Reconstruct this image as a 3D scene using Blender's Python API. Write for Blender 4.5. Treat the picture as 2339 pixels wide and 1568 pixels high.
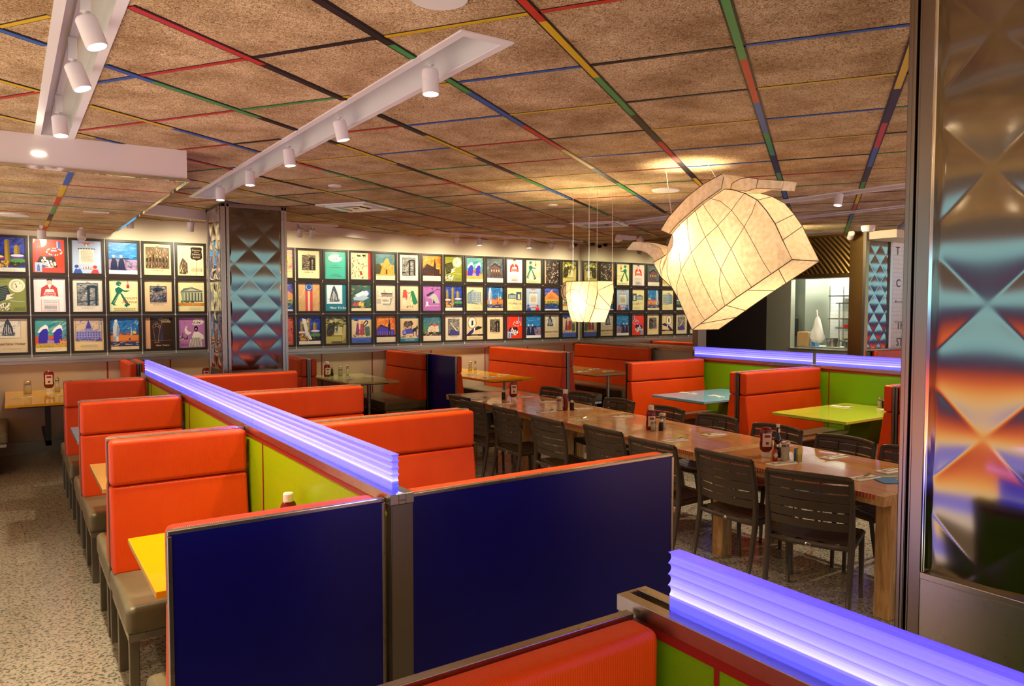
import bpy, math, random
from mathutils import Vector, Matrix
for o in list(bpy.data.objects): bpy.data.objects.remove(o)
SC = bpy.context.scene; COL = SC.collection
R = math.radians; PI = math.pi
# ------------------------------------------------------------------ camera
cam = bpy.data.cameras.new('camera'); camo = bpy.data.objects.new('camera', cam); COL.objects.link(camo)
camo.location = (0, 0, 1.95); camo.rotation_euler = (R(90 - 2.757), 0, R(-34.03))
cam.sensor_width = 36; cam.lens = 1703 / 2339 * 36; cam.clip_start = .05; SC.camera = camo
SC.view_settings.view_transform = 'Standard'; SC.view_settings.look = 'None'
SC.view_settings.gamma = 1; SC.view_settings.use_curve_mapping = False
SC.view_settings.exposure = 0.15
# ------------------------------------------------------------------ world: warm fill light, plus colour bands added for the steel columns to reflect
W = bpy.data.worlds.new('world'); SC.world = W; W.use_nodes = True
wn_, wl_ = W.node_tree.nodes, W.node_tree.links
_tc = wn_.new('ShaderNodeTexCoord'); _sp = wn_.new('ShaderNodeSeparateXYZ'); _mr = wn_.new('ShaderNodeMapRange'); _rp = wn_.new('ShaderNodeValToRGB')
wl_.new(_tc.outputs['Generated'], _sp.inputs[0]); wl_.new(_sp.outputs['Z'], _mr.inputs[0]); _mr.inputs[1].default_value = -1; _mr.inputs[2].default_value = 1
wl_.new(_mr.outputs[0], _rp.inputs[0]); wl_.new(_rp.outputs[0], wn_['Background'].inputs[0])
WSTOPS = [(0, (1, .86, .66)), (.30, (1, .84, .62)), (.365, (.7, .58, .5)), (.375, (.2, .2, .9)), (.398, (.22, .18, .7)), (.408, (.9, .72, .28)), (.422, (.95, .45, .1)), (.442, (.75, .12, .04)), (.46, (.35, .05, .04)), (.47, (.05, .03, .08)), (.494, (.06, .07, .16)), (.502, (.26, .56, .7)), (.524, (.3, .62, .74)), (.536, (.16, .06, .06)), (.548, (.12, .09, .07)), (1, (.2, .15, .1))]
while len(_rp.color_ramp.elements) < len(WSTOPS): _rp.color_ramp.elements.new(.5)
for _e, (_p, _c) in zip(_rp.color_ramp.elements, WSTOPS): _e.position = _p; _e.color = (*_c, 1)
wn_['Background'].inputs[1].default_value = 3.1
SPOT_E = 145.0      # track head energy
# ------------------------------------------------------------------ materials
def lin(c):
    if isinstance(c, str):
        c = [int(c[i:i+2], 16) / 255 for i in (0, 2, 4)]
    return tuple(((x / 12.92) if x <= .04045 else ((x + .055) / 1.055) ** 2.4) for x in c[:3])
MT = {}
def mk(name, col, rough=.5, metal=0, emit=None, es=0, spec=.5, coat=0, trans=0, alpha=1, ior=1.45):
    m = bpy.data.materials.new(name); m.use_nodes = True; b = m.node_tree.nodes['Principled BSDF']
    b.inputs['Base Color'].default_value = (*lin(col), 1); b.inputs['Roughness'].default_value = rough
    b.inputs['Metallic'].default_value = metal; b.inputs['Specular IOR Level'].default_value = spec
    b.inputs['Coat Weight'].default_value = coat; b.inputs['Transmission Weight'].default_value = trans
    b.inputs['IOR'].default_value = ior
    if emit: b.inputs['Emission Color'].default_value = (*lin(emit), 1); b.inputs['Emission Strength'].default_value = es
    MT[name] = m; return m
def nodes(m): return m.node_tree.nodes, m.node_tree.links, m.node_tree.nodes['Principled BSDF']
def tc(m, scale=(1, 1, 1), rot=(0, 0, 0), kind='Object'):
    n, l, b = nodes(m); t = n.new('ShaderNodeTexCoord'); p = n.new('ShaderNodeMapping')
    p.inputs['Scale'].default_value = scale; p.inputs['Rotation'].default_value = rot
    l.new(t.outputs[kind], p.inputs[0]); return p.outputs[0]
def tex(m, kind, vec, **kw):
    n, l, b = nodes(m); t = n.new(kind); l.new(vec, t.inputs['Vector'])
    for k, v in kw.items():
        if k in t.inputs: t.inputs[k].default_value = v
        else: setattr(t, k, v)
    return t
def ramp(m, fac, stops, const=False):
    n, l, b = nodes(m); r = n.new('ShaderNodeValToRGB'); l.new(fac, r.inputs[0]); e = r.color_ramp
    if const: e.interpolation = 'CONSTANT'
    while len(e.elements) < len(stops): e.elements.new(.5)
    for el, (p, c) in zip(e.elements, stops): el.position = p; el.color = (*lin(c), 1)
    return r.outputs[0]
def mix(m, f, a, b2, mode='MIX'):
    n, l, b = nodes(m); x = n.new('ShaderNodeMix'); x.data_type = 'RGBA'; x.blend_type = mode
    if isinstance(f, (int, float)): x.inputs[0].default_value = f
    else: l.new(f, x.inputs[0])
    for i, v in ((6, a), (7, b2)):
        if isinstance(v, (tuple, str)): x.inputs[i].default_value = (*lin(v), 1)
        else: l.new(v, x.inputs[i])
    return x.outputs[2]
def setc(m, c): n, l, b = nodes(m); l.new(c, b.inputs['Base Color'])
def bump(m, h, s=.3, d=.01):
    n, l, b = nodes(m); x = n.new('ShaderNodeBump'); x.inputs['Strength'].default_value = s
    x.inputs['Distance'].default_value = d; l.new(h, x.inputs['Height']); l.new(x.outputs[0], b.inputs['Normal'])

def vinyl(name, col, dark):
    m = mk(name, col, .4, spec=.32); v = tc(m)
    nz = tex(m, 'ShaderNodeTexNoise', v, Scale=3.0, Detail=2.0)
    setc(m, ramp(m, nz.outputs[0], [(.3, dark), (.7, col)]))
    w = tex(m, 'ShaderNodeTexWave', tc(m), Scale=48.0, bands_direction='X', Distortion=0.0)
    bump(m, w.outputs['Fac'], .22, .0025); return m
vinyl('orange_vinyl', 'e24c08', 'd63f05')
m = mk('olive_vinyl', '6c6448', .34, spec=.5); nz = tex(m, 'ShaderNodeTexNoise', tc(m), Scale=5.0)
setc(m, ramp(m, nz.outputs[0], [(.3, '5e573d'), (.7, '756d50')]))
m = mk('blue_laminate', '0f0f7e', .3, spec=.4); nz = tex(m, 'ShaderNodeTexNoise', tc(m), Scale=2.0)
setc(m, ramp(m, nz.outputs[0], [(.3, '0e0d78'), (.7, '111188')]))
m = mk('green_laminate', '8fae04', .28, spec=.5)
w = tex(m, 'ShaderNodeTexWave', tc(m), Scale=40.0, bands_direction='Z'); bump(m, w.outputs['Fac'], .12, .002)
m = mk('green_laminate_deep', '6da30a', .28, spec=.5)  # same laminate, its blue lighting painted in as a greener colour
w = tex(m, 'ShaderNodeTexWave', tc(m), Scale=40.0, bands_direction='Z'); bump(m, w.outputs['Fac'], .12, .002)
mk('beige_laminate', 'b9a58c', .35)
mk('red_trim', '8c1f1a', .35)
def steel(name, col, rough, br=(1, 1, 60), bs=.08):
    m = mk(name, col, rough, 1); nz = tex(m, 'ShaderNodeTexNoise', tc(m, br), Scale=8.0, Detail=3.0)
    n, l, b = nodes(m); r = n.new('ShaderNodeMapRange'); r.inputs[3].default_value = rough * .92; r.inputs[4].default_value = rough * 1.08
    l.new(nz.outputs[0], r.inputs[0]); l.new(r.outputs[0], b.inputs['Roughness']); return m
steel('steel', 'b4ac9c', .28, (3, 3, 3)); steel('dark_steel', '857d6e', .36, (3, 3, 3)); steel('ledge_steel', 'b8b0a2', .38, (3, 3, 3)); steel('trim_steel', '867a6c', .24, (3, 3, 3)); steel('quilted_steel', '83796c', .1, (60, 60, 1), .04)
steel('bronze_steel', '9a7c4a', .25); steel('kitchen_steel', 'c8caba', .5)
mk('chrome', 'd8d4cc', .08, 1); mk('white_paint', 'd6d2cc', .5); mk('cream_paint', 'cfc6ae', .6)
mk('white_gloss', 'dddad8', .25); mk('black_plastic', '14110f', .4); mk('dark_frame', '2a2017', .42)
mk('wall_black', '1d1518', .5); mk('white_plastic', 'eae6da', .35); mk('paper', 'e9e3d6', .7); mk('lampface', 'ffffff', .5, emit='fff1cf', es=14)
mk('chair_resin', '4a3e32', .42, spec=.4); mk('ketchup', '7a0a05', .22, coat=.5); mk('label_white', 'e5dcc8', .5)
mk('label_red', 'a8181a', .5); mk('hot_sauce', 'a83408', .2, coat=.4); mk('brown_glass', '2a0f06', .12, coat=.5); mk('green_neck', '1f4a2a', .4)
mk('sugar', 'eee6d2', .7); mk('pepper', '3e362c', .8); mk('packet_blue', '5a8fd0', .5); mk('packet_yellow', 'e3cf62', .5)
mk('bag_brown', 'a98458', .8); mk('bag_white', 'e8e8e6', .45); mk('red_plastic', 'b02a1c', .4); mk('green_plastic', '2f9a52', .4)
mk('blue_card', '2c7bb8', .4); mk('yellow_card', 'e0b030', .4)
m = mk('glass', 'f4f6f0', .04, trans=1, ior=1.3)
m = mk('wood_leg', 'c79a5e', .45); nz = tex(m, 'ShaderNodeTexNoise', tc(m, (9, 9, 1.2)), Scale=3.0, Detail=4.0, Distortion=1.6)
setc(m, ramp(m, nz.outputs[0], [(.32, 'a97c45'), (.5, 'c4965a'), (.7, 'd4ab70')])) 
# plank table top: strips run along the table, local y is the length
m = mk('plank_top', 'a86a36', .16, spec=.5, coat=.35)
v = tc(m, (1, 1, 1)); br = tex(m, 'ShaderNodeTexBrick', tc(m, (1, 1, 1), (0, 0, PI / 2)), Scale=1.0)
br.inputs['Brick Width'].default_value = .62; br.inputs['Row Height'].default_value = .028; br.inputs['Mortar Size'].default_value = .0012
br.inputs['Color1'].default_value = (*lin('de9a5c'), 1); br.inputs['Color2'].default_value = (*lin('bf7440'), 1); br.inputs['Mortar'].default_value = (*lin('7e3c1c'), 1)
nz = tex(m, 'ShaderNodeTexNoise', tc(m, (60, 3, 3)), Scale=3.0, Detail=5.0, Distortion=.4)
g = ramp(m, nz.outputs[0], [(.3, 'be7c48'), (.5, 'e4aa70'), (.75, 'f6cc98')])
setc(m, mix(m, .45, br.outputs[0], g))
m = mk('ply_edge', 'b0402a', .4); w = tex(m, 'ShaderNodeTexWave', tc(m, (1, 1, 1)), Scale=14.0, bands_direction='Y')
setc(m, ramp(m, w.outputs['Fac'], [(.45, 'b8442c'), (.6, 'd08a5c')], True))
def tabletop(name, col): mk(name, col, .12, spec=.5, coat=.3); mk(name + '_edge', [min(1, lin2 * 1.05) for lin2 in [int(col[i:i+2], 16) / 255 for i in (0, 2, 4)]], .3)
tabletop('yellow_top', 'e8ac08'); tabletop('tan_top', 'c9a45a'); tabletop('blue_top', '7fb6cf'); tabletop('lime_top', 'b5c23a'); tabletop('pale_lime_top', 'c3c47e')
# terrazzo
m = mk('terrazzo', '8e8268', .22, spec=.5); v = tc(m)
a = tex(m, 'ShaderNodeTexNoise', v, Scale=52.0, Detail=2.0, Distortion=.6); b2 = tex(m, 'ShaderNodeTexVoronoi', v, Scale=34.0)
c1 = ramp(m, a.outputs[0], [(0, '1d2d2b'), (.42, '3c4a44'), (.455, '9a8f7c'), (.6, 'a89d8a')])
c2 = ramp(m, b2.outputs['Color'], [(.0, '968b78'), (.5, 'aca18c'), (.8, '74685a')])
setc(m, mix(m, .3, c1, c2, 'MULTIPLY'))
c3 = mix(m, .25, c1, c2); setc(m, c3)
# wood wool ceiling tile
def wool(name, c0, c1_, c2_):
    m = mk(name, c1_, .95, spec=.1); v = tc(m, (1, 1, 1))
    a = tex(m, 'ShaderNodeTexNoise', v, Scale=55.0, Detail=3.0, Distortion=2.5)
    b_ = tex(m, 'ShaderNodeTexNoise', v, Scale=3.0, Detail=2.0)
    c = ramp(m, a.outputs[0], [(.36, c0), (.5, c1_), (.66, c2_)]); d = ramp(m, b_.outputs[0], [(.3, 'c8bcae'), (.7, 'ffffff')])
    setc(m, mix(m, 1.0, c, d, 'MULTIPLY')); bump(m, a.outputs[0], .8, .012); return m
wool('wood_wool', '90724e', 'd6b78c', 'eed8b0')
# subway tile wall
m = mk('white_tile', 'd8d6d2', .25); br = tex(m, 'ShaderNodeTexBrick', tc(m, (1, 1, 1), (PI / 2, 0, 0)), Scale=1.0)
br.inputs['Brick Width'].default_value = .3; br.inputs['Row Height'].default_value = .075; br.inputs['Mortar Size'].default_value = .003
br.inputs['Color1'].default_value = br.inputs['Color2'].default_value = (*lin('dad8d4'), 1); br.inputs['Mortar'].default_value = (*lin('b4b0ac'), 1)
setc(m, br.outputs[0])
# LED lit acrylic: strip glow and rib shading are painted into the emission
def acrylic(name):
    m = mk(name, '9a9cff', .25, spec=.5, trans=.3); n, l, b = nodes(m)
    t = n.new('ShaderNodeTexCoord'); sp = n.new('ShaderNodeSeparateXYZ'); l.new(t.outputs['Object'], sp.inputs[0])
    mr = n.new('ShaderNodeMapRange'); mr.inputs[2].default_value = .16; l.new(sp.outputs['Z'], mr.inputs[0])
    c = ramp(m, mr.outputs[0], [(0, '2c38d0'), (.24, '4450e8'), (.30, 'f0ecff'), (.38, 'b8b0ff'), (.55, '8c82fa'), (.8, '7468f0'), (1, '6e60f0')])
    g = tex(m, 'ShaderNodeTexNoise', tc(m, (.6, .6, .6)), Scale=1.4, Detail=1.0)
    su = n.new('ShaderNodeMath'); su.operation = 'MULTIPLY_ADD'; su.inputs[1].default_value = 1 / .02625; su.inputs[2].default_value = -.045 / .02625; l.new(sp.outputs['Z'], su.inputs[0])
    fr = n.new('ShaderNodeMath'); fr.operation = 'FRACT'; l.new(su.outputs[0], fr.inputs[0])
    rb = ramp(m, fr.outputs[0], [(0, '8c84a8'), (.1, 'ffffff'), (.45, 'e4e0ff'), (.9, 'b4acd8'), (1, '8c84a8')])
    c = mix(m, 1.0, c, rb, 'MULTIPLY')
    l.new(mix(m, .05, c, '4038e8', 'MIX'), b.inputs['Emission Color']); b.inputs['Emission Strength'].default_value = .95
acrylic('acrylic')
mk('led_strip', 'ffffff', .5, emit='d8d4ff', es=3.2)
# rice paper
m = mk('rice_paper', 'f2e2b8', .8); n, l, b = nodes(m)
nz = tex(m, 'ShaderNodeTexNoise', tc(m), Scale=26.0, Detail=5.0); cc = ramp(m, nz.outputs[0], [(.3, 'dcc7a0'), (.7, 'f4e4c4')])
setc(m, cc); l.new(cc, b.inputs['Emission Color']); b.inputs['Emission Strength'].default_value = .3
ts = n.new('ShaderNodeBsdfTranslucent'); l.new(cc, ts.inputs[0]); mx = n.new('ShaderNodeMixShader'); mx.inputs[0].default_value = .5
out = n['Material Output']; l.new(b.outputs[0], mx.inputs[1]); l.new(ts.outputs[0], mx.inputs[2]); l.new(mx.outputs[0], out.inputs[0])
mk('paper_rib', '705a38', .7)
m = mk('mirror', 'c9cabf', .0, 1)
# vertex coloured print / paint
def vcol(name, rough, coat=0):
    m = mk(name, 'ffffff', rough, coat=coat); n, l, b = nodes(m); a = n.new('ShaderNodeAttribute'); a.attribute_name = 'Col'
    l.new(a.outputs['Color'], b.inputs['Base Color']); return m
vcol('print', .35, .5); vcol('strip_paint', .5)
# ------------------------------------------------------------------ mesh building
class MB:
    def __init__(s): s.v = []; s.f = []; s.c = []; s.mi = []
    def add(s, vs, fs, c=None, mi=0):
        o = len(s.v); s.v += [tuple(p) for p in vs]; s.f += [tuple(i + o for i in f) for f in fs]
        s.c += [c] * len(fs); s.mi += [mi] * len(fs); return s
    def box(s, x0, y0, z0, x1, y1, z1, c=None, mi=0):
        v = [(x, y, z) for z in (z0, z1) for y in (y0, y1) for x in (x0, x1)]
        return s.add(v, [(0, 2, 3, 1), (4, 5, 7, 6), (0, 1, 5, 4), (2, 6, 7, 3), (0, 4, 6, 2), (1, 3, 7, 5)], c, mi)
    def prism(s, pts, a, b, axis='x', mi=0):
        """extrude 2D polygon pts along axis from a to b; axis x: pts=(y,z); y: (x,z); z: (x,y)"""
        def p3(p, t): return {'x': (t, p[0], p[1]), 'y': (p[0], t, p[1]), 'z': (p[0], p[1], t)}[axis]
        n = len(pts); v = [p3(p, a) for p in pts] + [p3(p, b) for p in pts]
        f = [tuple(range(n))[::-1], tuple(range(n, 2 * n))] + [(i, (i + 1) % n, n + (i + 1) % n, n + i) for i in range(n)]
        return s.add(v, f, None, mi)
    def tube(s, path, r, n=8, mi=0, ry=None):
        path = [Vector(p) for p in path]; rings = []; N = len(path)
        up0 = Vector((0, 0, 1))
        for i, p in enumerate(path):
            d = (path[min(i + 1, N - 1)] - path[max(i - 1, 0)]).normalized()
            u = d.cross(up0 if abs(d.z) < .9 else Vector((0, 1, 0))).normalized(); w = u.cross(d)
            rr = r[i] if isinstance(r, (list, tuple)) else r
            rings.append([p + u * rr * math.cos(2 * PI * k / n) + w * (ry or rr) * math.sin(2 * PI * k / n) for k in range(n)])
        v = [q for g in rings for q in g]
        f = [(i * n + k, i * n + (k + 1) % n, (i + 1) * n + (k + 1) % n, (i + 1) * n + k) for i in range(N - 1) for k in range(n)]
        f += [tuple(range(n)), tuple(range((N - 1) * n, N * n))[::-1]]
        return s.add(v, f, None, mi)
    def lathe(s, prof, cx=0, cy=0, n=16, sx=1, sy=1, mi=0):
        v = [(cx + r * sx * math.cos(2 * PI * k / n), cy + r * sy * math.sin(2 * PI * k / n), z) for r, z in prof for k in range(n)]
        N = len(prof)
        f = [(i * n + k, i * n + (k + 1) % n, (i + 1) * n + (k + 1) % n, (i + 1) * n + k) for i in range(N - 1) for k in range(n)]
        f += [tuple(range(n))[::-1], tuple(range((N - 1) * n, N * n))]
        return s.add(v, f, None, mi)
    def mesh(s, name, mats, smooth=False):
        me = bpy.data.meshes.new(name); me.from_pydata(s.v, [], s.f)
        for x in (mats if isinstance(mats, list) else [mats]): me.materials.append(MT[x])
        me.polygons.foreach_set('material_index', s.mi)
        if smooth: me.polygons.foreach_set('use_smooth', [True] * len(s.f))
        if any(c is not None for c in s.c):
            a = me.color_attributes.new('Col', 'FLOAT_COLOR', 'CORNER'); d = []
            for p, c in zip(me.polygons, s.c): d += list((*(c or (1, 1, 1)), 1)) * p.loop_total
            a.data.foreach_set('color', d)
        me.update(); return me
    def build(s, name, mats, parent=None, loc=(0, 0, 0), rz=0, smooth=False, bevel=0, seg=2, **tags):
        o = bpy.data.objects.new(name, s.mesh(name, mats, smooth)); COL.objects.link(o)
        if parent: o.parent = parent
        o.location = loc; o.rotation_euler = (0, 0, rz)
        if bevel:
            b = o.modifiers.new('bevel', 'BEVEL'); b.width = bevel; b.segments = seg; b.limit_method = 'ANGLE'; b.angle_limit = R(40)
            if smooth:
                w = o.modifiers.new('wn', 'WEIGHTED_NORMAL'); w.keep_sharp = False
        for k, v in tags.items(): o[k] = v
        return o
def tag(o, label, cat, group=None):
    o['label'] = label; o['category'] = cat
    if group: o['group'] = group
    return o
def thing(name, label, cat, loc=(0, 0, 0), rz=0, group=None):
    o = bpy.data.objects.new(name, None); COL.objects.link(o); o.empty_display_size = .1
    o.location = loc; o.rotation_euler = (0, 0, rz); return tag(o, label, cat, group)
def struct(name, mb, mat, **k): o = mb.build(name, mat, **k); o['kind'] = 'structure'; return o
def kids(o): return [c for c in COL.objects if c.parent == o]
def copy_tree(o, loc=None, rz=None, parent=None, label=None, group=None):
    c = o.copy(); COL.objects.link(c)
    if parent: c.parent = parent
    for k in kids(o): copy_tree(k, parent=c)
    if loc: c.location = loc
    if rz is not None: c.rotation_euler = (0, 0, rz)
    if label: c['label'] = label
    if group: c['group'] = group
    return c
def textmesh(txt, size, shear=0, align='CENTER', space=1):
    cu = bpy.data.curves.new('t', 'FONT'); cu.body = txt; cu.size = size; cu.align_x = align; cu.shear = shear; cu.resolution_u = 2
    cu.space_character = space
    o = bpy.data.objects.new('t', cu); COL.objects.link(o); dg = bpy.context.evaluated_depsgraph_get()
    me = bpy.data.meshes.new_from_object(o.evaluated_get(dg)); vs = [tuple(v.co) for v in me.vertices]; fs = [tuple(p.vertices) for p in me.polygons]
    bpy.data.objects.remove(o); bpy.data.curves.remove(cu); bpy.data.meshes.remove(me); return vs, fs
# ================================================================== the room
ZC = 3.2; YW = 11.8; XM = 9.62; ZL = 2.964
holes = [(1.735, 2.99, 2.0, 9.05), (.2, -1.5, .43, 6.44), (7.5, 1.2, 7.76, 8.5), (9.1, 2.2, 9.3, 6.6)]
struct('floor', MB().box(-1.6, -1.6, -.1, 16, 12, 0), 'terrazzo')
def ceiling_cells(x0, y0, x1, y1):
    xs = sorted({x0, x1, *[h[0] for h in holes], *[h[2] for h in holes]}); ys = sorted({y0, y1, *[h[1] for h in holes], *[h[3] for h in holes]})
    mb = MB()
    for i in range(len(xs) - 1):
        for j in range(len(ys) - 1):
            cx, cy = (xs[i] + xs[i+1]) / 2, (ys[j] + ys[j+1]) / 2
            if any(h[0] < cx < h[2] and h[1] < cy < h[3] for h in holes): continue
            mb.box(xs[i], ys[j], ZC, xs[i+1], ys[j+1], ZC + .1)
    return mb
struct('ceiling', ceiling_cells(-4, -4, 16, YW), 'wood_wool')
# coloured grid strips of the ceiling
az = R(56.39); Bv = (math.sin(az), math.cos(az)); Av = (-Bv[1], Bv[0])
CC = {'r': 'b52a16', 'y': 'c9a312', 'b': '2c55a0', 'g': '3c8a46', 'k': '1c130e'}
def cols(s, n, seed):
    rnd = random.Random(seed); return s + ''.join(rnd.choice('rybgk') for _ in range(max(0, n - len(s))))
B_lines = {-1: 'yyyyykrbkgyrbg', 0: 'ggggrbgkgbkyr', 1: 'rrrygkrkygbkr', 2: 'kkkgbrykgbkyg', 3: 'rrrkkykgbkgyr', 4: 'bbbgkykrbkyrg', 5: 'yyyybrgkgyrkb', 6: 'bgkybrkygkrb'}
# A lines: colours from high A to low A (left to right in the room)
A_lines = {4: 'brkyrg', 5: 'rgybkby', 6: 'krbykyg', 7: 'ybrkybg', 8: 'ygrbbyk', 9: 'ryyrbkgyb'}
Mg = MB(); Mk_ = MB()
def inhole(x, y):
    return x < -4 or x > 15.9 or y < -4 or y > YW - .01 or any(h[0] - .02 < x < h[2] + .02 and h[1] - .02 < y < h[3] + .02 for h in holes) or (x < 1.2 and y > 6.46)
def strip(b0, a0, b1, a1, w, c, z):
    P = lambda t: (Bv[0] * (b0 + (b1 - b0) * t) + Av[0] * (a0 + (a1 - a0) * t), Bv[1] * (b0 + (b1 - b0) * t) + Av[1] * (a0 + (a1 - a0) * t))
    n = 60; run = None
    dx, dy = P(1)[0] - P(0)[0], P(1)[1] - P(0)[1]; L = math.hypot(dx, dy); nx, ny = -dy / L * w / 2, dx / L * w / 2
    for i in range(n + 1):
        ok = i < n and not inhole(*P((i + .5) / n))
        if ok and run is None: run = i
        if not ok and run is not None:
            p, q = P(run / n), P(i / n)
            for mb, k, zz, cc in ((Mg, 1, z, lin(CC[c])), (Mk_, 1.55, z + .002, lin('15100c'))):  # wider black strip under each coloured one paints its shadow gap
                if mb is Mk_ and w < .02: k = 2
                vs = [(p[0] - nx * k, p[1] - ny * k), (q[0] - nx * k, q[1] - ny * k), (q[0] + nx * k, q[1] + ny * k), (p[0] + nx * k, p[1] + ny * k)]
                mb.add([(*v, zz) for v in vs] + [(*v, ZC + .002) for v in vs], [(0, 3, 2, 1), (0, 1, 5, 4), (1, 2, 6, 5), (2, 3, 7, 6), (3, 0, 4, 7)], cc)
            run = None
TS = .757; PB = 3.02; PA = .3745; SA = .764
for ia in range(-12, 16):
    a = PA + SA * ia; s = cols(B_lines.get(ia, ''), 30, 100 + ia)
    for j in range(-6, 22):
        b0 = .55 + TS * 1.13 * j + .0; 
        strip(b0, a, b0 + TS * 1.13, a, .036, s[j % 30] if j >= 0 else s[-j % 30], ZC - .006)
for ib in range(-8, 24):
    b = PB + TS * (ib - 4); s = cols(A_lines.get(ib, ''), 30, 500 + ib)
    for j in range(-14, 18):
        a0 = PA + SA * (5 - j); k = {4: 0, 5: 0, 6: 1, 7: 1, 8: 2, 9: 2}.get(ib, 0)
        strip(b, a0, b, a0 - SA, .024, s[(j) % 30], ZC - .004)
o = Mg.build('trim_1', 'strip_paint'); o['kind'] = 'structure'
o = Mk_.build('trim_2', 'strip_paint'); o['kind'] = 'structure'
# dropped ceiling at the left with its own axis aligned grid and fascia
struct('ceiling_dropped', MB().box(-4, 6.46, ZL, 1.2, YW, ZL + .06), 'wood_wool')
ml = MB(); rnd = random.Random(5)
ys_ = [6.47 + .765 * i for i in range(8)]
for i, y in enumerate(ys_):
    for (xa, xb) in ((-1.5, .42), (.42, 1.2)):
        c = ['kk', 'yr', 'gb', 'bg', 'ry', 'gg', 'kr', 'yk'][i][0 if xb < 1 else 1]
        ml.box(xa, y - .009, ZL - .004, xb, y + .009, ZL + .001, lin(CC[c]))
    if i < 7: ml.box(.40, y, ZL - .007, .438, ys_[i+1] if i < 6 else YW, ZL + .001, lin(CC['byrgkyr'[i]]))
o = ml.build('trim_3', 'strip_paint'); o['kind'] = 'structure'
struct('trim_4', MB().box(-4, 6.44, ZL, 1.215, 6.46, ZC - .001).box(1.2, 6.46, ZL, 1.215, YW, ZC - .001), 'white_paint')
struct('trim_5', MB().box(-4, 6.425, ZL - .014, 1.23, 6.45, ZL + .008).box(1.2, 6.45, ZL - .014, 1.23, YW, ZL + .008), 'chrome')
# diagonal beam near the poster wall
d = Vector((5.32 - 1.4, 11.79 - 9.95, 0)).normalized(); nrm = Vector((-d.y, d.x, 0)) * .12
p, q = Vector((1.25, 9.88, 0)), Vector((5.32, 11.785, 0)) - d * .05
pts = [p, q, q + nrm * .1, p + nrm]
struct('trim_6', MB().prism([(v.x, v.y) for v in pts], ZC - .125, ZC - .001, 'z'), 'white_paint')
# walls
struct('wall_back', MB().box(-4, YW, 0, 16, YW + .15, ZC), 'cream_paint')
# wainscot, ledge and base of the poster wall
wn = MB().box(-4, YW - .03, .16, XM, YW, 1.2); struct('wall_wainscot', wn, 'beige_laminate')
mb = MB()
for x in (1.12, 1.93, 3.1, 4.2, 5.08, 6.2, 7.33, 8.3, 9.2, -.3): mb.box(x, YW - .034, .16, x + .018, YW - .028, 1.19)
struct('trim_7', mb, 'red_trim')
struct('trim_8', MB().box(-4, YW - .1, 1.235, XM, YW, 1.285).box(-4, YW - .045, 1.19, XM, YW, 1.235), 'ledge_steel', bevel=.004)
struct('baseboard_back', MB().box(-4, YW - .045, 0, XM, YW, .16), 'dark_steel')
# mirror wall at the right end
struct('wall_mirror', MB().box(XM + .01, 8.66, 0, XM + .14, YW, ZC), 'beige_laminate')
tag(MB().box(XM - .004, 8.74, 1.29, XM + .009, YW - .03, ZC - .02).build('wall_mirror_panel', 'mirror'), 'large wall mirror above the steel ledge reflecting the rows of posters', 'mirror')
struct('trim_9', MB().box(XM - .1, 8.66, 1.235, XM + .01, YW - .1, 1.285).box(XM - .035, 8.66, 1.19, XM + .01, YW - .1, 1.235), 'steel', bevel=.004)
struct('trim_10', MB().box(XM - .03, 8.62, 0, XM + .17, 8.74, ZC), 'dark_steel')
# kitchen wall
XK = 11.8
struct('wall_right', MB().box(XK, 8.93, 0, XK + .1, 10.6, ZC).box(XM + .14, 10.5, 0, XK, 10.6, ZC), 'wall_black')
struct('wall_kitchen_front', MB().box(XK - .005, 8.41, 0, XK + .12, 8.93, ZC - .02).box(XK, 7.25, 0, XK + .1, 8.41, 1.2), 'kitchen_steel')
struct('wall_kitchen_back', MB().box(13.4, 6.9, 0, 13.5, 11, ZC).box(XK + .1, 10.4, 0, 13.4, 10.5, ZC), 'white_tile')
struct('wall_kitchen_side', MB().box(XK + .3, 7.06, 0, 16, 7.16, ZC), 'white_tile')
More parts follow.
